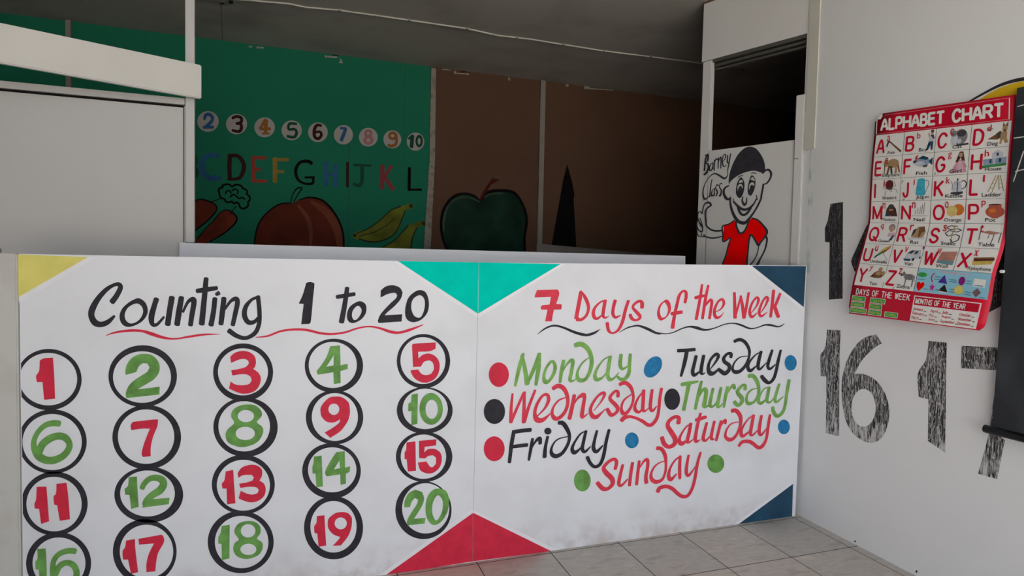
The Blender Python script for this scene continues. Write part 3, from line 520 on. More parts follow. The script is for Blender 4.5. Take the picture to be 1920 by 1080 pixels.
('F','Rb','corner_triangle','red','red painted corner triangle',0.56,[('p',[[6754,2090,10290,-4,6757,30]])]),
('F','Rb','corner_triangle','navy','upper navy painted corner triangle',0.7,[('p',[[20384,12611,23692,12646,23663,10595]])]),
('F','Rb','corner_triangle','navy','lower navy painted corner triangle',0.0,[('p',[[23444,1670,23461,0,20134,-37]])]),
('F','Rb','corner_border','white_bright','bright white band beside the painted corners',-0.76,[('p',[[10413,12494,10636,12499,6811,10215,6808,10391]])]),
('F','Rb','corner_border','white_bright',None,-0.62,[('p',[[6695,2063,10290,-4,10618,-1,6692,2243]])]),
('F','Rb','corner_border','white_bright',None,-0.48,[('p',[[20103,12606,20384,12611,23663,10595,23660,10408]])]),
('F','Rb','corner_border','white_bright',None,-0.34,[('p',[[23444,1670,20134,-37,19851,-29,23452,1860]])]),
('F','Rb','painted_word','red2','red painted numeral 7',0.7,[('p',[[9273,11155,9362,11376,10317,11402,10386,11248,10343,11039,10253,10786,10512,10764,10501,10591,10453,10546,10153,10533,10091,10205,10088,10071,10031,10036,9759,10039,9858,10534,9572,10542,9538,10639,9599,10728,9949,10757,10004,11083,9259,11058]])]),
('F','Rb','painted_word','red2','red painted word Days',0.0,[('p',[[11316,11312,11430,11388,11472,11056,11314,10225,11433,10103,11108,10136]]),('s',0.91,[11415,11328,73,11605,11071,151,11746,10798,151,11787,10555,136,11694,10282,121,11466,10102,136,11234,10105,151]),('s',0.902,[12655,10935,67,12384,10874,73,12120,10645,116,12026,10402,153,12083,10188,153,12237,10140,122,12436,10277,61]),('s',0.899,[12587,10935,153,12530,10552,153,12504,10276,138,12610,10168,92,12796,10243,25]),('s',0.893,[13084,10935,154,13007,10642,148,12989,10334,148,13125,10178,124,13365,10269,46]),('s',0.893,[13746,10920,139,13603,10485,149,13479,9989,149,13282,9619,124,13009,9484,87,12799,9596,139,12720,9936,155]),('s',0.882,[14446,10606,172,14439,10826,172,14294,10904,125,14050,10764,119,13985,10608,119,14168,10420,156,14352,10230,156,14321,10105,125,14110,10045,109,13930,10140,156,13854,10297,141])]),
('F','Rb','painted_word','red2','red painted word of',0.14,[('c',[[15722,10981,15891,10856,15971,10606,15929,10391,15732,10142,15449,10010,15281,10147,15240,10395,15342,10714,15540,10892],[15616,10838,15775,10642,15804,10428,15709,10214,15526,10144,15419,10288,15383,10501,15465,10714]]),('s',0.858,[16705,10837,144,16758,11108,151,16729,11324,144,16559,11359,101,16379,11143,144,16288,10784,144,16181,10318,151,16080,9673,180]),('s',0.861,[15994,10319,151,16263,10360,172,16554,10395,162])]),
('F','Rb','painted_word','red2','red painted word the',0.28,[('s',0.848,[17608,11673,109,17526,11036,138,17351,10055,153]),('s',0.847,[17256,11054,153,17502,11109,163,17779,11164,109]),('s',0.845,[17954,11639,117,17827,11037,146,17693,10088,139]),('s',0.843,[17841,10708,92,18069,10946,128,18180,10891,146,18150,10561,139,18083,10084,139]),('s',0.838,[18419,10394,37,18699,10522,66,18865,10780,129,18768,10983,129,18552,10891,103,18368,10560,129,18359,10266,155,18496,10117,147,18713,10189,74,18882,10373,18])]),
('F','Rb','painted_word','red2','red painted word Week',0.42,[('s',0.829,[19443,11299,141,19492,10704,156,19540,10108,178]),('s',0.827,[19538,10145,112,19715,10741,104,19832,11151,93]),('s',0.825,[19809,11151,112,19944,10666,157,20060,10103,187]),('s',0.823,[20081,10141,131,20190,10740,131,20270,11302,120]),('s',0.819,[20460,10326,38,20767,10663,83,20868,10965,143,20748,11078,113,20528,10852,105,20383,10514,132,20395,10251,143,20538,10137,132,20828,10342,30]),('s',0.814,[21036,10341,38,21277,10662,83,21425,10985,133,21326,11098,114,21127,10890,106,20959,10512,133,20946,10285,133,21091,10170,121,21431,10376,23]),('s',0.809,[21756,11423,152,21695,10737,152,21630,10127,133]),('s',0.807,[22166,11272,122,21929,10775,153,21751,10546,115]),('s',0.807,[21836,10737,115,21946,10431,191,22103,10123,172])]),
('F','Rb','underline','black','black wavy underline',0.56,[('s',0.919,[9424,9487,18,9720,9704,66,10036,9834,78,10326,9839,84,10686,9735,96,11117,9562,115,11518,9449,127,11786,9423,115,12120,9515,106,12387,9670,12]),('s',0.881,[13320,9503,19,13698,9690,57,14048,9779,69,14332,9785,88,14766,9643,126,15170,9463,101,15427,9401,75]),('s',0.837,[15059,9528,89,15265,9453,74,15759,9402,44,16171,9474,52,16583,9629,59,17002,9714,81,17388,9654,141,17823,9549,96,18299,9604,59,18951,9798,52,19440,9841,59,19894,9749,96,20403,9580,81,20816,9604,52,21274,9731,74,21649,9726,104,22079,9644,74,22362,9705,52,22500,9819,15])]),
('F','Rb','painted_word','green2','green painted word Monday',2.3,[('s',0.949,[8798,8677,132,8633,8079,170,8471,7331,106]),('s',0.946,[8740,8603,151,8893,8032,170,9009,7382,208]),('s',0.941,[9008,7420,152,9315,8054,160,9524,8656,152]),('s',0.939,[9543,8675,133,9499,8009,191,9406,7327,133]),('s',0.932,[10167,8312,134,10276,8097,146,10222,7791,146,10023,7491,134,9840,7441,192,9765,7655,134,9846,7997,107,10044,8277,115,10188,8311,115]),('s',0.926,[10665,8334,147,10574,7854,162,10523,7392,124]),('s',0.922,[10538,7624,39,10756,8080,70,11001,8324,148,11108,8281,148,11056,7875,155,10982,7489,155,11110,7425,97,11257,7497,31]),('s',0.914,[11194,8978,196,11448,9030,215,11729,8887,203,11931,8588,188,12008,8193,176,11933,7803,156,11748,7496,149,11536,7427,176,11363,7512,176,11334,7787,109,11474,8094,78,11682,8302,55,11915,8432,31]),('s',0.905,[12895,8442,47,12592,8312,63,12297,7947,99,12176,7636,158,12269,7435,178,12529,7503,99,12763,7732,47]),('s',0.9,[12917,8441,151,12843,8007,167,12811,7611,159,12927,7407,159,13147,7478,80,13362,7709,32]),('s',0.893,[13448,8505,160,13418,8067,168,13536,7862,128,13802,7973,60]),('s',0.892,[13920,8512,140,13890,8050,152,13867,7649,160,13686,7415,160,13461,7405,152,13301,7531,100])]),
('F','Rb','painted_word','red2','red painted word Wednesday',1.6,[('s',0.957,[8360,6997,94,8314,6395,132,8308,5791,151]),('s',0.953,[8308,5791,152,8592,6417,121,8857,7010,114]),('s',0.95,[8897,7046,114,8891,6438,144,8895,5753,183]),('s',0.947,[8906,5771,172,9112,6426,133,9379,7099,114]),('s',0.94,[9488,5964,46,9848,6307,96,10004,6645,161,9936,6880,135,9711,6834,115,9475,6482,135,9383,6104,154,9491,5829,231,9737,5794,192,9980,5952,96,10101,6061,46]),('s',0.93,[10198,7137,175,10444,7241,194,10698,7113,194,10875,6794,163,10906,6402,147,10768,6060,155,10523,5841,163,10314,5835,194,10184,6056,136,10259,6361,97,10502,6619,78,10835,6718,47]),('s',0.924,[11213,6796,156,11121,6273,176,11008,5772,176]),('s',0.919,[11102,6196,47,11345,6613,86,11597,6777,197,11706,6732,157,11654,6282,165,11602,5852,177,11710,5826,98,11900,5952,31]),('s',0.91,[12179,6054,32,12517,6432,71,12683,6742,139,12593,6826,139,12335,6680,111,12084,6337,127,12005,6065,151,12121,5820,198,12318,5768,179,12576,5951,79,12747,6101,32]),('s',0.901,[13352,6628,160,13346,6829,140,13210,6875,120,12973,6647,140,13000,6486,160,13229,6273,180,13370,6065,160,13242,5871,140,13021,5825,180,12835,6096,160]),('s',0.894,[13424,7166,161,13691,7234,181,13969,7040,169,14116,6710,129,14127,6386,113,14001,6069,129,13782,5839,161,13600,5890,181,13547,6135,113,13672,6450,89,14070,6712,48]),('s',0.888,[14707,6844,61,14440,6572,89,14246,6217,122,14255,5973,163,14465,5859,122,14686,6111,49]),('s',0.885,[14661,6846,155,14653,6398,163,14644,5991,155,14740,5883,102,14944,6014,33]),('s',0.881,[15101,6845,131,15048,6377,156,15037,6009,156,15158,5879,131,15362,6073,49]),('s',0.886,[15591,6883,143,15515,6393,143,15484,5942,147,15405,5535,155,15180,5261,163,14948,5235,163,14664,5418,155,14336,5581,131,13968,5686,131,13698,5642,196,13567,5529,184])]),
('F','Rb','painted_word','black','black painted word Tuesday',1.74,[('s',0.858,[16406,8606,166,16863,8614,166,17325,8636,158]),('s',0.86,[16890,8551,187,16789,8035,187,16619,7418,125]),('s',0.855,[17410,8328,159,17305,7892,167,17243,7602,176,17348,7430,167,17636,7587,75]),('s',0.85,[17829,8337,160,17747,7919,168,17712,7542,168,17839,7474,84,17935,7533,34]),('s',0.845,[18228,7691,42,18515,8020,106,18655,8291,161,18500,8381,148,18210,8115,127,18101,7738,161,18237,7479,233,18486,7512,148,18729,7716,63]),('s',0.837,[19370,8206,149,19362,8377,171,19158,8383,128,18963,8176,162,19021,8004,179,19284,7824,192,19293,7610,171,19045,7448,213,18733,7630,171]),('s',0.829,[19542,8971,163,19847,9051,163,20165,8915,163,20416,8564,151,20432,8217,120,20266,7833,138,19966,7542,172,19658,7489,194,19497,7645,120,19587,7942,77,19886,8190,60,20352,8241,34]),('s',0.823,[21188,8435,52,20823,8292,69,20470,7956,122,20376,7700,174,20542,7520,174,20849,7726,65]),('s',0.819,[21135,8436,153,21021,8025,174,20984,7678,166,21121,7586,122,21482,7879,35]),('s',0.814,[21803,8484,132,21637,8006,158,21571,7701,158,21712,7564,132,22027,7773,53]),('s',0.814,[22320,8470,123,22184,7900,158,22096,7462,158,21952,7070,158,21691,6883,158,21443,7004,198,21218,7232,176])]),
('F','Rb','painted_word','green2','green painted word Thursday',1.88,[('s',0.859,[16659,7021,167,17069,7065,176,17556,7128,105]),('s',0.862,[17069,7065,209,16968,6526,167,16825,5822,176]),('s',0.855,[17754,7119,135,17606,6494,168,17460,5828,147]),('s',0.852,[17588,6326,85,17821,6694,148,18019,6706,190,18010,6304,190,17951,5926,190,18199,5955,63,18292,6120,34]),('s',0.848,[18417,6751,136,18311,6289,162,18274,5950,162,18452,5898,106,18743,6181,51]),('s',0.844,[18870,6772,137,18765,6265,162,18705,5884,162,18857,5875,85,19004,6017,34]),('s',0.841,[19251,6797,137,19143,6331,163,19063,5820,120]),('s',0.837,[19191,6414,52,19433,6746,107,19583,6847,172,19641,6693,150]),('s',0.833,[20268,6620,173,20259,6816,138,20102,6823,121,19852,6597,164,19886,6423,182,20076,6240,208,20112,6021,182,19885,5860,173,19669,6045,182]),('s',0.826,[20449,7263,196,20712,7253,196,20963,6981,183,21088,6582,153,21024,6234,122,20824,5983,122,20510,5912,174,20370,6094,131,20435,6395,96,20689,6600,70,21059,6627,35]),('s',0.82,[21756,6638,44,21434,6609,61,21181,6314,97,21088,6012,167,21254,5893,154,21567,6074,53]),('s',0.817,[21701,6663,150,21638,6291,159,21598,5985,159,21791,5908,88,21999,6096,35]),('s',0.813,[22320,6789,124,22152,6310,142,22085,6003,160,22226,5907,111,22598,6154,44]),('s',0.812,[22917,6963,160,22810,6321,160,22731,5701,142,22582,5352,160,22261,5193,178,22031,5429,178,21966,5655,156])]),
('F','Rb','painted_word','black','black painted word Friday',2.02,[('s',0.953,[9217,5406,172,8815,5396,172,8417,5367,172]),('s',0.96,[8456,5364,171,8368,4877,171,8287,4086,152]),('s',0.956,[8391,4742,153,8709,4756,160,9071,4766,160]),('s',0.951,[9308,5016,123,9237,4580,146,9159,4106,108]),('s',0.947,[9238,4542,58,9433,4872,96,9634,5011,173,9660,4778,154]),('s',0.942,[10003,5062,124,9911,4604,147,9881,4180,186]),('c',[[10171,5286,10160,5229,10125,5182,10072,5154,10009,5146,9945,5163,9891,5199,9854,5251,9840,5309,9851,5366,9885,5413,9938,5441,10001,5449,10065,5433,10119,5397,10157,5345]]),('s',0.933,[10507,5628,176,10697,5596,195,10893,5349,187,11028,5026,148,10974,4677,141,10731,4305,156,10441,4172,187,10230,4268,176,10183,4505,109,10341,4804,70,10588,4941,55,10966,4992,39]),('s',0.924,[11858,5184,47,11560,5067,71,11271,4694,110,11172,4426,158,11283,4259,189,11494,4361,99,11661,4545,47]),('s',0.921,[11815,5167,135,11720,4739,143,11665,4387,158,11798,4257,139,12074,4474,40]),('s',0.914,[12359,5149,112,12241,4700,144,12207,4383,179,12365,4211,160,12665,4467,56]),('s',0.915,[12953,5148,136,12816,4576,152,12722,4022,160,12558,3635,152,12297,3538,152,12074,3717,152,11914,4009,160])]),
('F','Rb','painted_word','red2','red painted word Saturday',2.16,[('s',0.873,[16558,5212,208,16573,5461,175,16355,5517,167,16073,5368,175,15987,5125,200,16189,4819,229,16418,4469,229,16355,4223,208,16071,4140,187,15826,4305,208,15697,4605,187]),('s',0.867,[17291,5121,59,17002,5014,76,16725,4656,109,16639,4369,176,16789,4231,210,17076,4378,63]),('s',0.864,[17241,5146,160,17161,4709,169,17077,4335,160,17178,4265,105,17418,4394,34]),('s',0.859,[17765,5598,127,17657,5224,152,17553,4723,161,17519,4345,169,17620,4273,127,17791,4346,34]),('s',0.856,[17506,5297,152,17775,5352,178,18071,5410,152]),('s',0.855,[18133,5130,128,18002,4649,153,17965,4354,162,18117,4279,106,18359,4496,51]),('s',0.851,[18558,5166,128,18451,4703,145,18415,4363,154,18568,4309,86]),('s',0.848,[18938,5163,120,18830,4719,146,18698,4235,120]),('s',0.845,[18852,4804,60,19043,5091,107,19192,5189,120,19189,5017,112]),('s',0.839,[19533,5621,195,19792,5606,195,20038,5331,195,20080,4980,156,19942,4555,130,19695,4269,156,19439,4223,195,19226,4390,139,19265,4689,95,19510,4975,69,19946,5054,43]),('s',0.833,[20880,5323,52,20543,5169,70,20194,4755,114,20129,4455,175,20265,4336,153,20624,4551,61]),('s',0.829,[20827,5326,149,20743,4849,158,20683,4415,158,20845,4360,96,21153,4602,35]),('s',0.824,[21309,5274,132,21223,4817,159,21215,4421,159,21354,4323,123,21636,4613,53]),('s',0.828,[21821,5287,123,21738,4739,150,21659,4124,141,21460,3784,176,21195,3694,176,20865,3918,176,20594,4049,185,20226,4055,158,20024,3874,141])]),
('F','Rb','painted_word','red2','red painted word Sunday',2.3,[('s',0.911,[13322,3345,161,13380,3643,161,13263,3795,153,12998,3717,145,12740,3458,170,12880,3203,222,13156,2935,222,13208,2687,202,12991,2486,161,12724,2513,202,12451,2802,182]),('s',0.905,[13700,3494,130,13580,3017,155,13523,2656,163,13662,2561,122,13971,2816,57]),('s',0.9,[14198,3552,147,14123,3047,155,14072,2520,147]),('s',0.896,[14541,3604,123,14489,3096,148,14439,2525,140]),('s',0.891,[14575,3293,58,14774,3564,103,14957,3630,157,14991,3338,148,14914,2850,165,14948,2557,186]),('s',0.883,[15455,4126,187,15693,4066,175,15894,3759,175,15955,3378,133,15945,3003,116,15792,2642,133,15464,2548,187,15223,2696,175,15190,2990,116,15390,3303,83,15668,3445,58,15928,3485,42]),('s',0.876,[16763,3644,59,16478,3500,84,16203,3147,109,16121,2778,168,16248,2577,168,16552,2821,59]),('s',0.873,[16714,3648,135,16708,3186,152,16727,2678,152,16746,2571,105]),('s',0.868,[17177,3652,110,17097,3194,144,17087,2814,161,17239,2694,127,17569,3067,51]),('s',0.874,[17841,3725,118,17687,3227,144,17588,2597,152,17459,2098,152,17227,1739,152,16934,1706,169,16636,1885,169,16336,2148,177,15995,2287,169,15664,2237,190,15575,2079,190])]),
('F','Rb','painted_dot','red','red painted dot beside Monday',0.0,[('c',[[8184,7814,8155,7617,8062,7452,7920,7347,7751,7315,7582,7362,7436,7480,7338,7651,7301,7848,7330,8043,7421,8206,7562,8312,7729,8346,7899,8301,8046,8184,8146,8013]])]),
('F','Rb','painted_dot','black','black painted dot beside Wednesday',0.14,[('c',[[8049,6264,8018,6062,7920,5897,7769,5791,7591,5763,7412,5815,7259,5939,7156,6116,7117,6319,7148,6518,7244,6683,7392,6789,7569,6820,7749,6770,7903,6647,8009,6469]])]),
('F','Rb','painted_dot','blue','blue painted dot after Monday',0.28,[('c',[[15564,7881,15473,7697,15327,7543,15149,7444,14967,7415,14807,7458,14694,7568,14645,7728,14667,7912,14756,8095,14900,8248,15077,8348,15259,8379,15421,8337,15535,8228,15586,8067]])]),
('F','Rb','painted_dot','blue','blue painted dot after Tuesday',0.42,[('c',[[23358,7806,23337,7657,23260,7533,23140,7453,22996,7428,22849,7464,22722,7552,22634,7682,22598,7831,22619,7979,22695,8103,22813,8183,22957,8209,23104,8175,23232,8087,23322,7957]])]),
('F','Rb','painted_dot','black','black painted dot before Thursday',0.56,[('c',[[16613,6331,16587,6140,16500,5981,16365,5879,16203,5851,16039,5898,15898,6015,15800,6183,15761,6376,15786,6566,15872,6724,16005,6826,16166,6856,16331,6811,16473,6695,16572,6526]])]),
('F','Rb','painted_dot','red','red painted dot beside Friday',0.7,[('c',[[8064,4681,8034,4481,7937,4317,7790,4215,7615,4189,7439,4245,7289,4371,7187,4550,7148,4754,7178,4952,7273,5115,7419,5217,7592,5245,7769,5192,7921,5066,8025,4887]])]),
('F','Rb','painted_dot','blue','blue painted dot after Friday',0.0,[('c',[[14486,4555,14463,4417,14390,4305,14277,4235,14142,4218,14005,4257,13888,4344,13808,4468,13777,4608,13799,4745,13871,4856,13983,4927,14118,4945,14255,4908,14372,4820,14454,4697]])]),
('F','Rb','painted_dot','blue','blue painted dot after Saturday',0.14,[('c',[[23091,4592,23069,4451,22993,4336,22875,4264,22733,4246,22589,4285,22464,4374,22377,4499,22342,4642,22363,4782,22438,4896,22555,4968,22697,4988,22841,4950,22967,4862,23055,4736]])]),
('F','Rb','painted_dot','green','green painted dot before Sunday',0.28,[('c',[[12119,2934,12093,2749,12009,2597,11879,2504,11724,2483,11567,2536,11433,2656,11341,2823,11305,3013,11331,3197,11413,3347,11542,3441,11696,3464,11853,3413,11988,3294,12082,3126]])]),
('F','Rb','painted_dot','green','green painted dot after Sunday',0.42,[('c',[[19216,3067,19186,2897,19087,2761,18933,2677,18748,2660,18562,2711,18402,2823,18292,2978,18248,3152,18278,3320,18376,3456,18528,3540,18711,3559,18898,3510,19060,3399,19172,3243]])]),
('R','RW','painted_numeral','scuffed2','worn black painted numeral 14',0.56,[('p',[[-22905,15652,-22190,15676,-21980,11152,-22758,11060,-22862,13804,-23133,13833,-23181,14493,-23025,14867]]),('p',[[-20490,14868,-20873,14487,-21576,13011,-21606,12875,-21387,12439,-20312,12511]])]),
('R','RW','painted_numeral','scuffed2','worn black painted numeral half hidden by the chart',0.7,[('p',[[-15010,14647,-15049,13313,-15056,11353,-15602,10998,-15739,10747,-15862,14312]])]),
('R','RW','painted_numeral','scuffed','scratched black painted numeral 16',0.0,[('p',[[-22801,9605,-22016,9671,-21971,7478,-21833,4676,-22604,4625,-22719,7340,-23058,7307,-23120,8318,-22974,8527,-22831,8957]]),('c',[[-20136,9677,-20106,9674,-19848,9349,-19855,9328,-20168,9103,-20536,8742,-20870,8309,-21127,7774,-21102,7765,-20726,7833,-20252,7761,-19859,7530,-19502,7066,-19324,6441,-19398,5756,-19663,5179,-20178,4841,-20733,4877,-21194,5103,-21556,5617,-21770,6433,-21814,7290,-21682,8033,-21420,8646,-21037,9193,-20615,9524],[-19993,6460,-20022,6131,-20137,5829,-20325,5597,-20556,5471,-20798,5473,-21013,5606,-21167,5851,-21233,6171,-21201,6514,-21076,6824,-20879,7054,-20644,7167,-20405,7151,-20198,7010,-20055,6769]])]),
('R','RW','painted_numeral','scuffed','scratched black painted numeral 17',0.14,[('p',[[-17756,9711,-17013,9734,-16961,8220,-16854,5407,-17576,5675,-17636,7357,-18051,7367,-18126,8313,-17841,8865,-17768,9312]]),('p',[[-16440,9691,-14620,9846,-14603,9001,-14865,7733,-14911,6605,-14753,6510,-14934,5025,-15598,4997,-15302,6610,-15188,7997,-15030,8981,-16420,8827]])]),
('R','RW','painted_disc','yellow_paint','yellow painted disc behind the chart',0.28,[('p',[[-16230,18982,-15827,19155,-15381,19251,-14779,19258,-13882,19050,-13035,18512,-12443,17826,-12260,14121,-15995,14319]])]),
('R','RW','painted_outline','black','black outline of the painted yellow disc',0.42,[('s',1.139,[-16675,18970,73,-16107,19168,92,-15474,19332,110,-14782,19333,128,-13885,19122,128,-12980,18566,128,-12330,17733,128])]),
('R','RW','paint_smear','smear','faded green paint smears by the corner',0.56,[('p',[[-24207,12269,-23975,12274,-24001,14418,-24010,16216,-24013,17893,-24020,19119,-24283,19225,-24302,17936,-24299,16244,-24262,14429]])]),
('R','RW','nail_hole','black','small dark nail holes above the floor',0.7,[('c',[[-20681,159,-20682,139,-20690,121,-20703,105,-20720,92,-20737,90,-20751,93,-20760,104,-20764,122,-20762,143,-20755,161,-20741,177,-20725,189,-20708,192,-20694,188,-20684,177]]),('c',[[-17734,217,-17736,194,-17744,172,-17757,154,-17770,143,-17786,140,-17800,144,-17810,157,-17813,178,-17812,201,-17804,223,-17791,240,-17775,252,-17762,255,-17748,250,-17738,237]])]),
('B','CB','chalk_mark','chalk','upper white chalk line',0.0,[('s',1.126,[-14721,18320,29,-14587,18335,33,-14357,18326,29])]),
('B','CB','chalk_mark','chalk','lower white chalk line',0.14,[('s',1.116,[-14785,17243,29,-14599,17236,37,-14302,17226,29])]),
('B','CB','chalk_mark','chalk','white chalk letter A',0.28,[('s',1.108,[-14449,16724,37,-14583,16230,41,-14718,15729,41]),('s',1.111,[-14675,16058,33,-14509,16091,37,-14344,16105,33]),('s',1.122,[-14426,16757,36,-14301,16226,36,-14161,15699,36])]),
('K','BG','number_disc','disc','pale painted disc under the 2',0.42,[('c',[[-5756,22082,-5808,21798,-5956,21548,-6178,21370,-6439,21292,-6699,21324,-6918,21461,-7065,21682,-7116,21954,-7065,22235,-6919,22483,-6700,22662,-6440,22742,-6179,22713,-5957,22577,-5809,22356]])]),
('K','BG','painted_numeral','blue_dim','painted numeral 2',2.16,[('s',1.1,[-6675,22120,166,-6581,22439,228,-6345,22513,249,-6156,22325,249,-6203,22061,228,-6486,21723,228,-6675,21551,186]),('s',1.1,[-6722,21577,207,-6108,21654,207])]),
('K','BG','number_disc','disc','pale painted disc under the 3',0.7,[('c',[[-3898,22067,-3950,21783,-4100,21533,-4324,21357,-4589,21278,-4853,21310,-5075,21447,-5224,21668,-5277,21939,-5225,22220,-5077,22468,-4856,22645,-4592,22727,-4328,22697,-4103,22562,-3951,22340]])]),
('K','BG','painted_numeral','maroon','painted numeral 3',1.6,[('s',1.085,[-4863,22397,189,-4572,22550,210,-4280,22452,231,-4309,22155,210,-4620,22042,168]),('s',1.085,[-4600,22044,168,-4308,22008,210,-4278,21716,231,-4443,21490,210,-4861,21537,189])]),
('K','BG','number_disc','disc','pale painted disc under the 4',0.14,[('c',[[-2037,22004,-2090,21725,-2238,21479,-2463,21304,-2726,21227,-2990,21259,-3213,21394,-3361,21612,-3415,21879,-3363,22155,-3217,22399,-2995,22574,-2732,22654,-2468,22625,-2243,22492,-2092,22273]])]),
('K','BG','painted_numeral','orange_dim','painted numeral 4',1.88,[('s',1.071,[-2652,22502,234,-2998,21885,192,-2978,21812,192,-2349,21869,213]),('s',1.07,[-2632,22451,298,-2668,21541,256]),('s',1.07,[-2867,21492,149,-2427,21531,149])]),
('K','BG','number_disc','disc','pale painted disc under the 5',0.42,[('c',[[-177,21956,-229,21674,-380,21424,-607,21248,-873,21170,-1140,21203,-1366,21340,-1517,21561,-1571,21832,-1520,22111,-1372,22359,-1147,22536,-882,22616,-615,22586,-386,22451,-233,22229]])]),
('K','BG','painted_numeral','dkgreen','painted numeral 5',2.16,[('s',1.056,[-542,22400,173,-1034,22354,194,-1073,21952,194,-673,21988,194,-537,21729,216,-721,21410,216,-1182,21435,194])]),
('K','BG','number_disc','disc','pale painted disc under the 6',0.7,[('c',[[1659,21978,1608,21695,1459,21447,1233,21271,967,21194,701,21226,475,21363,324,21584,270,21855,321,22135,468,22381,691,22558,956,22637,1223,22607,1450,22472,1604,22251]])]),
('K','BG','painted_numeral','maroon','painted numeral 6',1.6,[('s',1.043,[1200,22430,197,884,22423,219,708,22057,241,733,21568,241,997,21448,219,1206,21718,219,1098,21961,197,783,21889,175])]),
('K','BG','number_disc','disc','pale painted disc under the 7',0.14,[('c',[[3490,21950,3440,21669,3292,21421,3068,21246,2803,21169,2538,21202,2313,21339,2163,21560,2108,21830,2158,22109,2304,22355,2526,22531,2789,22609,3055,22580,3282,22444,3434,22223]])]),
('K','BG','painted_numeral','blue_dim','painted numeral 7',1.88,[('s',1.03,[2587,22370,199,2986,22373,199]),('s',1.03,[2965,22348,222,2807,21913,266,2649,21456,266])]),
('K','BG','number_disc','disc','pale painted disc under the 8',0.42,[('c',[[5336,21931,5286,21654,5136,21412,4910,21239,4643,21163,4376,21195,4149,21330,3996,21546,3941,21811,3991,22085,4139,22326,4362,22499,4627,22577,4895,22547,5124,22414,5279,22198]])]),
('K','BG','painted_numeral','pink','painted numeral 8',2.16,[('c',[[4943,22190,4921,22072,4854,21967,4754,21893,4635,21859,4517,21873,4415,21929,4347,22022,4322,22135,4344,22252,4411,22357,4510,22431,4628,22465,4747,22452,4849,22396,4918,22303],[4754,22173,4745,22129,4719,22090,4680,22063,4633,22050,4587,22055,4546,22075,4519,22110,4510,22151,4519,22195,4545,22234,4584,22261,4631,22274,4677,22269,4717,22249,4744,22215]]),('c',[[5015,21678,4988,21538,4907,21414,4786,21325,4642,21287,4497,21302,4375,21370,4292,21480,4262,21614,4289,21753,4369,21877,4490,21966,4634,22005,4778,21991,4901,21923,4985,21813],[4782,21658,4771,21601,4741,21551,4695,21516,4639,21500,4584,21507,4537,21534,4505,21579,4494,21634,4504,21691,4535,21741,4581,21776,4636,21792,4692,21785,4738,21758,4770,21713]])]),
('K','BG','number_disc','disc','pale painted disc under the 9',0.7,[('c',[[7139,21914,7089,21644,6944,21406,6724,21236,6463,21163,6201,21194,5980,21327,5831,21539,5776,21799,5824,22067,5968,22304,6185,22474,6445,22549,6707,22520,6930,22388,7082,22176]])]),
('K','BG','painted_numeral','orange_dim','painted numeral 9',1.6,[('s',1.004,[6746,22166,228,6754,21574,228,6415,21341,228,6153,21411,205]),('c',[[6837,22162,6812,22034,6736,21920,6620,21838,6483,21802,6345,21815,6229,21877,6151,21977,6122,22100,6148,22229,6223,22342,6338,22424,6475,22461,6612,22448,6729,22387,6808,22286],[6610,22143,6600,22094,6571,22051,6527,22019,6475,22006,6422,22011,6378,22034,6348,22072,6337,22119,6347,22168,6376,22211,6419,22242,6472,22256,6524,22251,6569,22228,6599,22190]])]),
('K','BG','number_disc','disc','pale painted disc under the 10',0.14,[('c',[[8951,21894,8902,21621,8756,21380,8534,21208,8272,21135,8008,21167,7785,21302,7633,21517,7578,21780,7626,22051,7770,22290,7989,22462,8251,22538,8515,22508,8741,22375,8894,22159]])]),
('K','BG','painted_numeral','dkgreen','painted numeral 10',1.88,[('s',0.994,[7725,21998,161,8011,22253,253]),('s',0.994,[8011,22276,276,7942,21385,299]),('c',[[8833,21919,8814,21731,8753,21569,8659,21456,8548,21410,8435,21438,8339,21535,8274,21687,8249,21870,8268,22057,8329,22219,8422,22332,8533,22379,8646,22351,8742,22255,8808,22103],[8646,21904,8639,21801,8618,21713,8584,21654,8544,21630,8504,21647,8469,21701,8445,21785,8435,21886,8442,21988,8463,22076,8497,22136,8537,22160,8577,22142,8612,22089,8636,22004]])]),
('K','BG','painted_letter','dkgreen','painted letter B',0.42,[('s',1.114,[-7936,19639,268,-7937,17991,268]),('s',1.111,[-7936,19588,207,-7331,19583,227,-7191,19231,186,-7332,18879,186,-7890,18819,165]),('s',1.11,[-7378,18855,186,-7116,18459,228,-7285,18033,207,-7937,17970,207])]),
('K','BG','painted_letter','blue_dim','painted letter C',0.56,[('s',1.1,[-5724,19601,250,-6058,19701,292,-6580,19536,334,-6797,19001,355,-6721,18382,376,-6295,18045,376,-5626,18088,271])]),
('K','BG','painted_letter','maroon','painted letter D',0.7,[('s',1.09,[-5022,19780,316,-5049,18916,316,-5018,18022,295]),('s',1.087,[-5099,19701,232,-4517,19745,275,-4145,19297,317,-4123,18769,317,-4416,18166,254,-5144,18046,190])]),
('K','BG','painted_letter','red_dim','painted letter E',0.0,[('s',1.078,[-3467,19772,320,-3480,18013,320]),('s',1.075,[-3536,19692,256,-2640,19760,235]),('s',1.077,[-3533,18895,299,-3036,18876,235]),('s',1.075,[-3530,18032,235,-2613,18068,235])]),
('K','BG','painted_letter','yellow_dim','painted letter F',0.14,[('s',1.067,[-2017,19774,323,-2008,18052,323]),('s',1.063,[-2137,19658,216,-1121,19733,259]),('s',1.064,[-2012,18806,237,-1423,18846,216])]),
('K','BG','painted_letter','black_matt','painted letter G',0.28,[('s',1.051,[538,19583,284,223,19724,241,-296,19577,219,-582,19012,241,-444,18368,219,25,18070,175,601,18106,197,651,18493,175]),('s',1.049,[75,18511,154,734,18554,175])]),
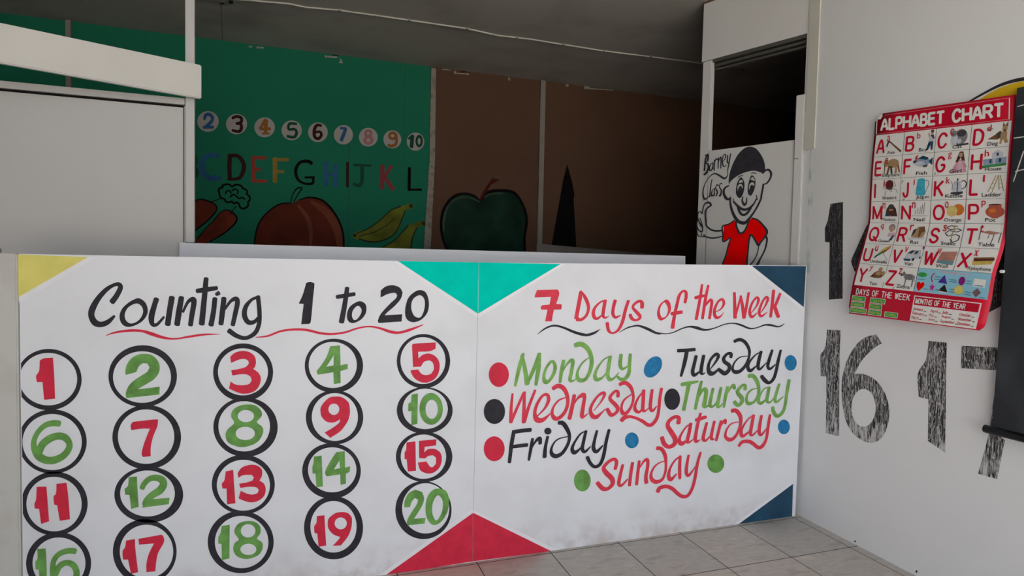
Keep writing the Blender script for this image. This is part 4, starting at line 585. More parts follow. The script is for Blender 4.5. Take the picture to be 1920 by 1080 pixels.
('K','BG','painted_letter','blue_dim','painted letter H',0.42,[('s',1.04,[1572,19713,309,1586,18001,309]),('s',1.035,[2256,19652,289,2271,17987,289]),('s',1.037,[1600,18831,199,2242,18818,199])]),
('K','BG','painted_letter','maroon','painted letter I',0.56,[('s',1.029,[3119,19825,223,3137,18016,223])]),
('K','BG','painted_letter','dkgreen','painted letter J',0.7,[('s',1.02,[3590,19691,202,4859,19726,202]),('s',1.023,[4173,19677,270,4206,18667,292,4045,18150,247,3605,18235,247])]),
('K','BG','painted_letter','crimson_dim','painted letter K',0.0,[('s',1.01,[5722,19787,319,5721,18024,319]),('s',1.007,[6379,19777,297,5935,18948,251,6132,18619,297,6572,18017,343])]),
('K','BG','painted_letter','black_matt','painted letter L',0.14,[('s',0.996,[7815,19763,231,7804,18031,254]),('s',0.994,[7723,18061,162,8773,18123,185])]),
('K','BG','painted_carrot','carrot','left painted carrot',0.28,[('c',[[-7473,16102,-7098,16485,-6531,16463,-5959,16178,-5911,15812,-6245,15271,-6909,14615,-7380,14179,-8127,13424,-8682,13200,-8497,14035,-7940,15197]])]),
('K','BG','painted_carrot','carrot','right painted carrot',0.42,[('c',[[-5575,15723,-5092,15799,-4555,15346,-4701,14914,-5379,14251,-6339,13585,-7003,12935,-7755,12392,-7942,12597,-7568,13233,-6909,13986,-6149,14960]])]),
('K','BG','painted_outline','black_matt','black carrot outlines and leaves',2.16,[('s',1.106,[-7473,16102,84,-7098,16485,84,-6531,16463,105,-5959,16178,105,-5892,15813,105,-6245,15271,105,-6909,14615,105,-7380,14179,84]),('s',1.099,[-7098,13770,63,-6530,14524,63,-6149,14960,63,-5623,15668,63,-5092,15830,84,-4585,15398,127,-4681,14915,127,-5379,14198,106,-6339,13532,84]),('s',1.089,[-5692,16981,138,-5750,17188,138,-5654,17404,138,-5481,17435,138,-5500,17571,138,-5289,17668,138,-5047,17672,138,-4882,17534,138,-4707,17651,138,-4463,17687,138,-4238,17594,138,-4169,17439,138,-4021,17416,138,-3873,17243,138,-3902,17061,138,-3744,16931,138,-3694,16667,138,-3821,16468,138,-3801,16255,138,-3968,16065,138,-4194,16001,138,-4361,16121,138,-4430,16330,138,-4587,16428,138,-4753,16345,138,-4899,16475,138,-5073,16403,138,-5286,16455,138,-5383,16629,138,-5557,16673,138,-5672,16824,138,-5692,16981,138]),('s',1.092,[-5307,17003,106,-5210,17198,106,-5017,17209,106,-4939,17045,106]),('s',1.088,[-4852,17240,106,-4687,17377,106,-4491,17261,106,-4510,17026,106]),('s',1.087,[-4997,16788,117,-4803,16968,117,-4588,16874,117,-4412,16713,117,-4196,16789,117,-4039,16670,117]),('s',1.099,[-6246,16373,63,-5480,16698,63]),('s',1.091,[-5014,15538,64,-4606,16140,64])]),
('K','BG','painted_apple','apple','large red painted apple',0.7,[('c',[[-897,16543,-1716,16393,-2523,15759,-3121,14871,-3366,13678,-3363,12816,-2907,11311,-1275,10456,816,10472,2417,11387,2891,12974,2822,14548,2269,15869,1404,16828,451,17053,-279,16849]])]),
('K','BG','apple_highlight','apple_hi','lighter brown painted highlight',1.6,[('s',1.04,[558,16728,223,1624,16006,558,2331,14978,669,2590,13866,558,2620,12967,223]),('s',1.052,[-380,16406,176,252,15557,331,522,14464,287,477,13357,132])]),
('K','BG','painted_outline','black_matt','black apple outline and stalk',3.34,[('s',1.073,[-898,16576,86,-1716,16425,108,-2523,15780,108,-3121,14893,108,-3366,13678,108,-3363,12816,108]),('s',1.042,[-279,16849,89,451,17053,133,1404,16828,156,2269,15869,156,2822,14548,156,2902,12975,133]),('s',1.057,[-898,16652,76,-798,17148,76,-491,17656,98,-128,17711,98,-385,17280,76,-692,16696,76])]),
('K','BG','painted_banana','banana','upper green painted banana',0.28,[('c',[[3643,14521,4691,14900,5581,15563,6366,16343,7163,16727,8087,17005,8150,16660,7514,16397,7292,15751,7072,14933,6279,14212,5376,13839,4590,13929,3647,14125]])]),
('K','BG','painted_banana','banana','lower green painted banana',0.42,[('c',[[5833,13508,6625,13993,7306,14710,7763,15249,9046,15710,9052,15300,8466,15102,8126,14273,7968,13102,6877,12263,5617,12583]])]),
('K','BG','painted_outline','banana_dk','dark banana edges',2.16,[('s',1.027,[3644,14351,271,3755,14333,226]),('s',0.996,[8031,16828,325,7915,16799,278]),('s',1.014,[3808,14470,69,4691,14900,91,5581,15563,91,6366,16343,91,7163,16727,114]),('s',1.011,[4033,14081,92,4926,13882,115,5826,14025,115,6732,14574,115,7292,15751,92,7514,16397,92]),('s',1.014,[4031,14308,57,5142,14632,69,6152,15243,57,6715,15841,57]),('s',0.991,[9049,15499,351,8908,15447,281]),('s',1.005,[5833,13508,92,6625,13993,92,7306,14710,92,7763,15249,116]),('s',0.997,[8466,15102,93,8126,14273,117,8003,13103,117])]),
('K','BB','painted_outline','black_matt','black outline of the green apple',0.7,[('c',[[10289,15542,10510,16732,11251,17763,12274,18106,13186,17934,13609,17637,14183,18327,15366,18558,16646,18388,17495,17221,17806,16015,17643,14687,17633,12866,16834,10898,14182,10025,11913,10850,10842,13349,10436,14444]])]),
('K','BB','painted_apple','apple_green','dark green painted apple',1.6,[('c',[[10482,15550,10689,16631,11385,17565,12277,17931,13190,17742,13614,17413,14222,18088,15372,18315,16513,18152,17304,17113,17559,16005,17396,14679,17403,12860,16636,11128,14176,10318,12074,11076,11069,13355,10629,14451]])]),
('K','BB','apple_highlight','apple_rim','pale painted rim of the apple',3.34,[('s',0.972,[10621,14924,95,10637,15872,127,10990,16992,127,11710,17583,127,12693,17715,111,13564,17410,79]),('s',0.953,[13942,17783,81,14525,18105,97,15545,18228,97])]),
('K','BB','apple_stalk','stalk','dark red painted stalk',3.48,[('p',[[13494,17567,13929,18425,14583,19397,15265,19312,14510,18861,13938,17944,13662,17528]])]),
('K','BB','painted_triangle','black_matt','tall black painted triangle',0.42,[('p',[[21249,21000,21750,19557,22003,18476,21940,18050,22399,12971,19831,13082,20917,19672]])]),
('G','GT','painted_word','black','painted words Barney Class',0.56,[('s',0.88,[358,18980,99,217,18672,84,175,18065,99]),('s',0.88,[194,18924,76,360,18923,107,371,18655,92,225,18480,53,380,18425,92,432,18191,114,312,17936,137,162,17836,114]),('s',0.886,[724,18462,38,556,18367,61,501,18107,91,612,18020,68,711,18237,45]),('s',0.888,[724,18462,68,717,18085,61]),('s',0.89,[826,18602,75,806,18000,68]),('s',0.892,[812,18415,38,909,18649,68,996,18601,60]),('s',0.895,[1056,18688,75,1058,18087,60]),('s',0.897,[1065,18462,37,1181,18710,67,1226,18630,67,1227,18088,60]),('s',0.903,[1319,18395,30,1478,18601,52,1512,18782,67,1406,18832,52,1312,18583,67,1345,18281,74,1454,18157,60,1574,18255,30]),('s',0.907,[1636,18767,59,1630,18397,81,1737,18311,52]),('s',0.891,[1818,18837,53,1737,18311,75,1669,17949,53,1679,17688,38,1562,17513,98,1395,17529,113,1137,17703,98,835,17827,83,539,17685,53,290,17364,45,151,16992,68,141,16685,90,239,16429,113,412,16474,68,559,16617,30]),('s',0.884,[697,17518,53,626,17107,68,585,16501,61]),('s',0.886,[867,17011,30,723,16833,61,712,16568,76,839,16635,45]),('s',0.888,[889,16972,68,864,16538,61]),('s',0.891,[1118,17104,68,1030,17186,53,952,17004,60,1068,16769,83,991,16548,68]),('s',0.896,[1346,17197,67,1260,17242,52,1183,17061,60,1318,16825,82,1266,16548,90,1181,16572,60])]),
('G','GT','painted_cap','black','black painted cap of the cartoon boy',0.7,[('c',[[1782,17160,1751,17422,1835,17894,2020,18353,2285,18761,2631,19026,2961,19073,3333,18899,3651,18487,3816,18114,3867,17756,3764,17538,3611,17624,3264,17741,2879,17733,2489,17645,2174,17511,1938,17349,1840,17247]])]),
('G','GT','painted_face','black','black painted face outline of the cartoon boy',1.6,[('s',0.955,[3745,17557,88,3907,17699,98,4073,17707,105,4208,17529,119,4182,17269,105,4008,17021,88,3806,16968,53]),('s',0.948,[3806,16968,106,3763,16635,106,3702,16285,99]),('s',0.903,[1786,17067,67,1583,16991,97,1465,16814,126,1517,16548,141,1691,16331,141,1877,16319,89]),('s',0.921,[2297,17463,36,2453,17539,51,2611,17553,36]),('s',0.938,[3077,17623,36,3230,17633,50,3385,17575,36]),('c',[[2537,17441,2706,17153,2702,16754,2596,16435,2442,16329,2275,16494,2222,16828,2288,17189,2419,17415],[2369,17164,2462,17320,2582,17291,2615,17168,2507,17177],[2298,16932,2372,17072,2511,17097,2614,16979,2608,16834,2515,16987,2417,16952,2344,16782,2336,16673]]),('c',[[3159,17508,3320,17314,3352,16989,3270,16638,3106,16406,2945,16554,2914,16846,2978,17201,3064,17463],[3059,17284,3162,17418,3282,17299,3294,17180,3150,17250],[2983,16876,3022,17053,3154,17131,3280,17060,3278,16924,3148,16999,3073,16934,3004,16730]]),('s',0.926,[2657,16394,54,2618,16178,91,2754,15951,138,2867,16053,91,2895,16341,36]),('s',0.924,[3740,16283,95,3601,15972,102,3388,15591,102,3096,15209,124,2871,14983,164,2715,14952,182,2432,15055,182,2179,15359,164,2002,15738,138,1905,16113,109,1893,16410,95]),('s',0.926,[2106,16175,73,2317,15941,127,2564,15744,145,2804,15676,138,3074,15752,131,3297,15955,94,3458,16231,65]),('s',0.924,[2337,15940,109,2492,15565,131,2697,15390,131,2930,15470,131,3152,15747,102]),('s',0.912,[2080,16324,44,2111,16064,44]),('s',0.941,[3432,16411,43,3499,16157,50])]),
('G','GT','painted_shirt','red_bright','bright red painted shirt of the cartoon boy',0.14,[('p',[[1564,14826,1871,14909,2149,15102,2273,15024,2325,14728,2456,14467,2618,14389,2774,14458,2921,14709,3043,15067,3213,15175,3524,15048,3798,14824,4014,14568,4077,14390,3902,14110,3649,13828,3450,14046,3229,14302,3121,14088,3063,13581,3025,13073,3014,12162,1503,12120,1607,12688,1734,13139,1876,13737,1983,14144,1576,13983,1542,14340]])]),
('G','GT','painted_outline','black','black outline of the shirt and arms',1.88,[('s',0.903,[2188,15119,75,1870,14928,75,1461,14792,90,1521,14340,82,1557,13946,90,1983,14144,75,1876,13737,75,1734,13139,82,1565,12687,90,1461,12119,90]),('s',0.922,[2292,15060,88,2345,14727,110,2496,14447,124,2618,14389,124,2812,14494,110,2957,14780,95,3043,15067,80]),('s',0.939,[3212,15204,65,3561,15082,86,3874,14785,100,4111,14460,122,4011,14179,93,3761,13863,100,3653,13739,144,3452,14010,100,3209,14303,108,3106,13979,93,3069,13436,100,3020,12709,115,3003,12162,115]),('s',0.948,[4047,14214,121,4129,14000,100,4038,13505,85,3796,13006,85,3656,12718,142,3474,12499,85]),('s',0.939,[3672,13721,58,3630,13363,58,3492,13004,65,3273,12712,79,3107,12492,58]),('s',0.88,[1469,14586,92,1091,14558,107,700,14664,99,430,14902,92,399,15134,99,345,15405,84,353,15750,84,521,15932,92,690,16037,99,598,16176,115,423,16206,99,252,16101,69,155,15760,61,118,15569,54]),('s',0.884,[1503,14266,53,1148,14178,84,763,14166,91,367,14270,69,275,14368,53]),('s',0.87,[93,15629,54,-88,15715,54,-167,15428,70,-66,15152,54,123,14874,116,191,14833,62]),('s',0.869,[-158,15194,54,-216,14963,62,-93,14687,70,136,14526,77,195,14717,62,140,14989,54,-7,15343,46]),('s',0.868,[-186,14768,54,-175,14495,62,-56,14298,62,124,14275,54,117,14449,47]),('s',0.874,[169,14254,46,280,14252,54,341,14367,46])]),
('K','BG','plaster_chip','chip','pale chipped plaster along the ceiling joint',0.42,[('p',[[-3821,27626,-3645,27668,-3539,27588,-3750,27485]]),('p',[[-3291,27659,-2829,27682,-2757,27578,-3255,27512]]),('p',[[1367,27614,2322,27657,2246,27529,1444,27467]]),('p',[[2437,27633,2632,27421,2712,27194,2403,27195,2516,27406]])]),
('K','BB','plaster_chip','chip','pale chipped plaster above the brown wall',0.56,[('p',[[11234,27665,11408,27686,11412,27435,11238,27456]]),('p',[[11410,27539,12462,27601,12465,27475,12155,27502,11455,27461]]),('p',[[15756,27691,15941,27669,15992,27459,15854,27443]]),('p',[[20901,27757,21197,27746,21203,27523,20956,27540]]),('p',[[22643,27775,23147,27786,23204,27566,22701,27511]]),('p',[[23151,27651,25460,27748,25462,27679,23204,27566]]),('p',[[10283,27717,10973,27717,10974,27655,10284,27634]])]),
('K','BG','crack','dark_gap','dark broken gap at the top of the wall',0.7,[('p',[[1899,27799,2359,27760,2398,27687,1976,27692]])]),
('K','BB','crack','dark_gap','dark broken gap at the top of the wall',0.0,[('p',[[11713,27681,12151,27754,12328,27712,11890,27618]])]),
('K','BG','panel_seam','dkgreen_seam','faint board joints in the green wall',-1.46,[('s',1.051,[-7285,20037,78,-3299,20010,78,1124,19997,78,9381,20029,78]),('s',1.078,[-3717,28242,61,-3701,23331,61,-3634,13562,61]),('s',1.027,[3171,27805,64,3201,20835,64,3237,13164,64]),('s',1.131,[-10316,28122,58,-10237,22666,58]),('s',0.997,[7379,27732,41,7358,20340,41])])]

PAR = {'L': counting_panel, 'Rb': weekday_panel, 'RW': wall_right, 'CB': bboard, 'BG': wall_back, 'BB': wall_back_brown, 'GT': half_door}
PLANES['G'] = (GB + gn*.0015, gd)
for rec in MARKS: painted(rec, PAR)

# ------------------------------------------------------------------ alphabet chart: a curled paper sheet, everything printed follows it
CHART_ROWS = [[-1, 2.3702, 2.0394, 1.9331, 2.3702, 1.5008, 1.8813], [0, 2.3702, 2.0412, 1.8411, 2.3702, 1.498, 1.791], [1, 2.3712, 2.0478, 1.7471, 2.3712, 1.5028, 1.702], [2, 2.3723, 2.0516, 1.651, 2.3723, 1.5049, 1.611], [3, 2.3702, 2.0502, 1.5536, 2.3702, 1.5051, 1.5172], [4, 2.3662, 2.0487, 1.4607, 2.3662, 1.5015, 1.4257], [5, 2.3523, 2.0574, 1.3676, 2.3523, 1.504, 1.336], [6, 2.3363, 2.0661, 1.2799, 2.3363, 1.5142, 1.2479], [7, 2.3222, 2.0764, 1.1846, 2.3222, 1.5156, 1.1539], [8.3, 2.3102, 2.084, 1.0554, 2.3102, 1.5266, 1.0415]]

KEYS = [r[0] for r in CHART_ROWS]; LP = [Vector(r[1:4]) for r in CHART_ROWS]; RP = [Vector(r[4:7]) for r in CHART_ROWS]
def edge(P, v):
    i = 0
    while i < len(KEYS)-2 and v > KEYS[i+1]: i += 1
    def tan(j):
        a, b = max(0, j-1), min(len(KEYS)-1, j+1); return (P[b]-P[a])/(KEYS[b]-KEYS[a])
    h = KEYS[i+1]-KEYS[i]; t = (v-KEYS[i])/h
    return P[i]*(2*t**3-3*t*t+1) + tan(i)*h*(t**3-2*t*t+t) + P[i+1]*(-2*t**3+3*t*t) + tan(i+1)*h*(t**3-t*t)
def surf(u, v, h=0.0):
    l, r = edge(LP, v), edge(RP, v); p = l + (r-l)*u
    if h:
        e = .02; dv = (edge(LP, v+e)-edge(LP, v-e))*(1-u) + (edge(RP, v+e)-edge(RP, v-e))*u
        n = dv.cross(r-l).normalized()
        if n.x > 0: n = -n
        p = p + n*h
    return p
def sheet(name, u0, u1, v0, v1, h, mat, parent=None, nu=2, nv=None, label=None, fu=None):
    nv = nv or max(1, int((v1-v0)*6)); V = []; F = []
    for j in range(nv+1):
        v = v0+(v1-v0)*j/nv; a, b = fu(v) if fu else (u0, u1)
        for i in range(nu+1): V.append(surf(a+(b-a)*i/nu, v, h))
    for j in range(nv):
        for i in range(nu):
            k = j*(nu+1)+i; F.append((k, k+1, k+nu+2, k+nu+1))
    return finish(name, V, orient(V, F, Vector((-1, 0, 0))), mat, parent, label, smooth=True)
def chart_outline(v):
    a, b = -0.018, 1.024
    if v < -0.78: a = 0.045
    if v > 8.1: a += 0.012; b -= 0.03*(v-8.1)/.2
    return a, b
_font = {}
def glyphs(s, bold):
    k = (s, bold)
    if k not in _font:
        c = bpy.data.curves.new('text', 'FONT'); c.body = s; c.size = 1; c.offset = 0 if 'M' in s else bold*.55; c.resolution_u = 3
        t = bpy.data.objects.new('text', c); me = bpy.data.meshes.new_from_object(t)
        vs = [(v.co.x, v.co.y) for v in me.vertices]; fs = [tuple(p.vertices) for p in me.polygons]
        bpy.data.objects.remove(t); bpy.data.curves.remove(c); bpy.data.meshes.remove(me)
        x0, x1 = min(v[0] for v in vs), max(v[0] for v in vs); y0, y1 = min(v[1] for v in vs), max(v[1] for v in vs)
        _font[k] = ([((x-x0)/(x1-x0), (y1-y)/(y1-y0)) for x, y in vs], fs)
    return _font[k]
def text(name, s, u0, u1, v0, v1, h, mat, parent, bold=0.0, label=None, slant=0.0):
    vs, fs = glyphs(s, bold)
    V = [surf(u0+(u1-u0)*x + slant*(1-y)*(v1-v0), v0+(v1-v0)*y, h) for x, y in vs]
    return finish(name, V, orient(V, fs, Vector((-1, 0, 0))), mat, parent, label)
def prims(name, items, u0, v0, su, sv, h, parent, label=None):
    """printed picture from flat colour shapes in cell units (x right, y down)"""
    V = []; F = []; mats = []; mi = []
    for k, it in enumerate(items):
        col = it[0]; mat = col if col in MAT else 'print_' + col
        if it[1] == 'e':
            cx, cy, rx, ry = it[2:6]; ro = it[6] if len(it) > 6 else 0
            pts = [(cx+rx*math.cos(a)*math.cos(ro)-ry*math.sin(a)*math.sin(ro), cy+rx*math.cos(a)*math.sin(ro)+ry*math.sin(a)*math.cos(ro)) for a in [2*math.pi*j/18 for j in range(18)]]
        elif it[1] == 'l':
            w = it[2]/2; pp = it[3]; vv = []; ff = []; pts = None
            for (a, b), (c, d) in zip(pp[::2], pp[2::2]) if isinstance(pp[0], tuple) else zip(list(zip(pp[::2], pp[1::2]))[:-1], list(zip(pp[::2], pp[1::2]))[1:]):
                l = math.hypot(c-a, d-b) or 1e-6; nx, ny = -(d-b)/l*w, (c-a)/l*w; n = len(vv)
                vv += [(a+nx, b+ny), (c+nx, d+ny), (c-nx, d-ny), (a-nx, b-ny)]; ff.append((n, n+1, n+2, n+3))
        else:
            pts = list(zip(it[2][::2], it[2][1::2]))
        if it[1] != 'l': vv, ff = fill([pts])
        if mat not in mats: mats.append(mat)
        n = len(V); V += [surf(u0+su*x, v0+sv*y, h+k*.00005) for x, y in vv]; F += [tuple(i+n for i in f) for f in ff]; mi += [mats.index(mat)]*len(ff)
    F = orient(V, F, Vector((-1, 0, 0)))
    o = finish(name, V, F, mats, parent, label)
    for p, m in zip(o.data.polygons, mi): p.material_index = m
    return o

chart = sheet('alphabet_chart', 0, 0, -1, 8.3, 0, 'chart_red', nu=8, nv=56, fu=chart_outline)
sol = chart.modifiers.new('paper', 'SOLIDIFY'); sol.thickness = .0006; sol.offset = 0
tag(chart, 'red bordered alphabet poster with letters and pictures, curling off the right wall', 'chart')
A1, A2, A3 = .0010, .0018, .0024

prims('title_frame', [('chart_white', 'l', .007, (.0, -.74, .0, -.06, .985, -.06, .985, -.90, .06, -.90))], 0, 0, 1, 1, A1, chart, 'thin white frame line')
prims('corner_fold', [('chart_white', 'p', (.0, -.80, .047, -1.0, .05, -.86, .03, -.72))], 0, 0, 1, 1, A2, chart, 'white torn corner fold')
LETTERS = {'A': ['0,1 .5,0 1,1', '.2,.66 .8,.66'], 'B': ['0,0 0,1', '0,0 .6,0 .85,.12 .85,.34 .6,.47 0,.47', '.55,.47 .9,.6 .95,.8 .7,1 0,1'], 'C': ['.95,.22 .7,.02 .35,.02 .05,.3 .02,.65 .25,.97 .65,.98 .95,.76'],
'D': ['0,0 0,1', '0,0 .5,0 .88,.22 .95,.5 .85,.8 .5,1 0,1'], 'E': ['0,0 0,1', '0,0 .95,0', '0,.48 .85,.48', '0,1 .95,1'], 'F': ['0,0 0,1', '0,0 .95,0', '0,.48 .8,.48'], 'G': ['.92,.2 .68,.02 .32,.03 .04,.32 .02,.68 .28,.97 .65,.98 .95,.78 .95,.55', '.95,.55 .6,.55'],
'H': ['0,0 0,1', '1,0 1,1', '0,.48 1,.48'], 'I': ['.5,0 .5,1'], 'J': ['.9,0 .9,.7 .7,.97 .3,.97 .05,.72'], 'K': ['0,0 0,1', '.92,0 .02,.58', '.35,.42 .95,1'], 'L': ['0,0 0,1', '0,1 .95,1'], 'M': ['0,1 0,0', '0,0 .5,.95', '.5,.95 1,0', '1,0 1,1'],
'N': ['0,1 0,0', '0,0 1,1', '1,1 1,0'], 'O': ['.5,0 .16,.12 0,.5 .16,.88 .5,1 .84,.88 1,.5 .84,.12 .5,0'], 'P': ['0,0 0,1', '0,0 .65,0 .92,.14 .92,.42 .65,.56 0,.56'], 'Q': ['.5,0 .16,.12 0,.5 .16,.88 .5,1 .84,.88 1,.5 .84,.12 .5,0', '.55,.72 1,1.06'],
'R': ['0,0 0,1', '0,0 .62,0 .9,.13 .9,.37 .62,.5 0,.5', '.5,.5 .95,1'], 'S': ['.92,.2 .68,.02 .3,.03 .08,.24 .25,.45 .7,.55 .93,.76 .7,.98 .28,.98 .02,.78'], 'T': ['0,0 1,0', '.5,0 .5,1'], 'U': ['0,0 0,.68 .2,.97 .8,.97 1,.68 1,0'], 'V': ['0,0 .5,1', '.5,1 1,0'],
'W': ['0,0 .25,1', '.25,1 .5,.1', '.5,.1 .75,1', '.75,1 1,0'], 'X': ['0,0 1,1', '1,0 0,1'], 'Y': ['0,0 .5,.5', '1,0 .5,.5', '.5,.5 .5,1'], 'Z': ['0,0 1,0', '1,0 0,1', '0,1 1,1']}
CW, CHH = 0.5409, 0.0905            # sheet width and height of one row, for even stroke widths
def round_letters(name, items, h, mat, parent, w, label=None):
    """rounded block capitals: items are (letter, u0, u1, v0, v1), w the stroke width in metres"""
    V = []; F = []; k = 0
    for L, u0, u1, v0, v1 in items:
        for st in LETTERS[L]:
            fl = []
            for q in st.split():
                x, y = (float(z) for z in q.split(','))
                fl += [(u0+(u1-u0)*x)*CW*1e4, (v0+(v1-v0)*y)*CHH*1e4, w*1e4]
            vv, ff = brush(1.0, fl); n = len(V); k += 1
            V += [surf(a/CW, b/CHH, h+c+k*.00003) for a, b, c in vv]; F += [tuple(i+n for i in f) for f in ff]
    return finish(name, V, orient(V, F, Vector((-1, 0, 0))), mat, parent, label)
CELLS = [('A', 'Axe'), ('B', 'Boy'), ('C', 'Cat'), ('D', 'Dog'), ('E', 'Elephant'), ('F', 'Fish'), ('G', 'Girl'), ('H', 'House'), ('I', 'Insect'), ('J', 'Jug'), ('K', 'Kettle'), ('L', 'Ladder'), ('M', 'Monkey'),
         ('N', 'Nail'), ('O', 'Orange'), ('P', 'Pot'), ('Q', 'Queen'), ('R', 'Rat'), ('S', 'Snake'), ('T', 'Table'), ('U', 'Umbrella'), ('V', 'Van'), ('W', 'Wall'), ('X', 'Xylophone'), ('Y', 'Yam'), ('Z', 'Zebra')]
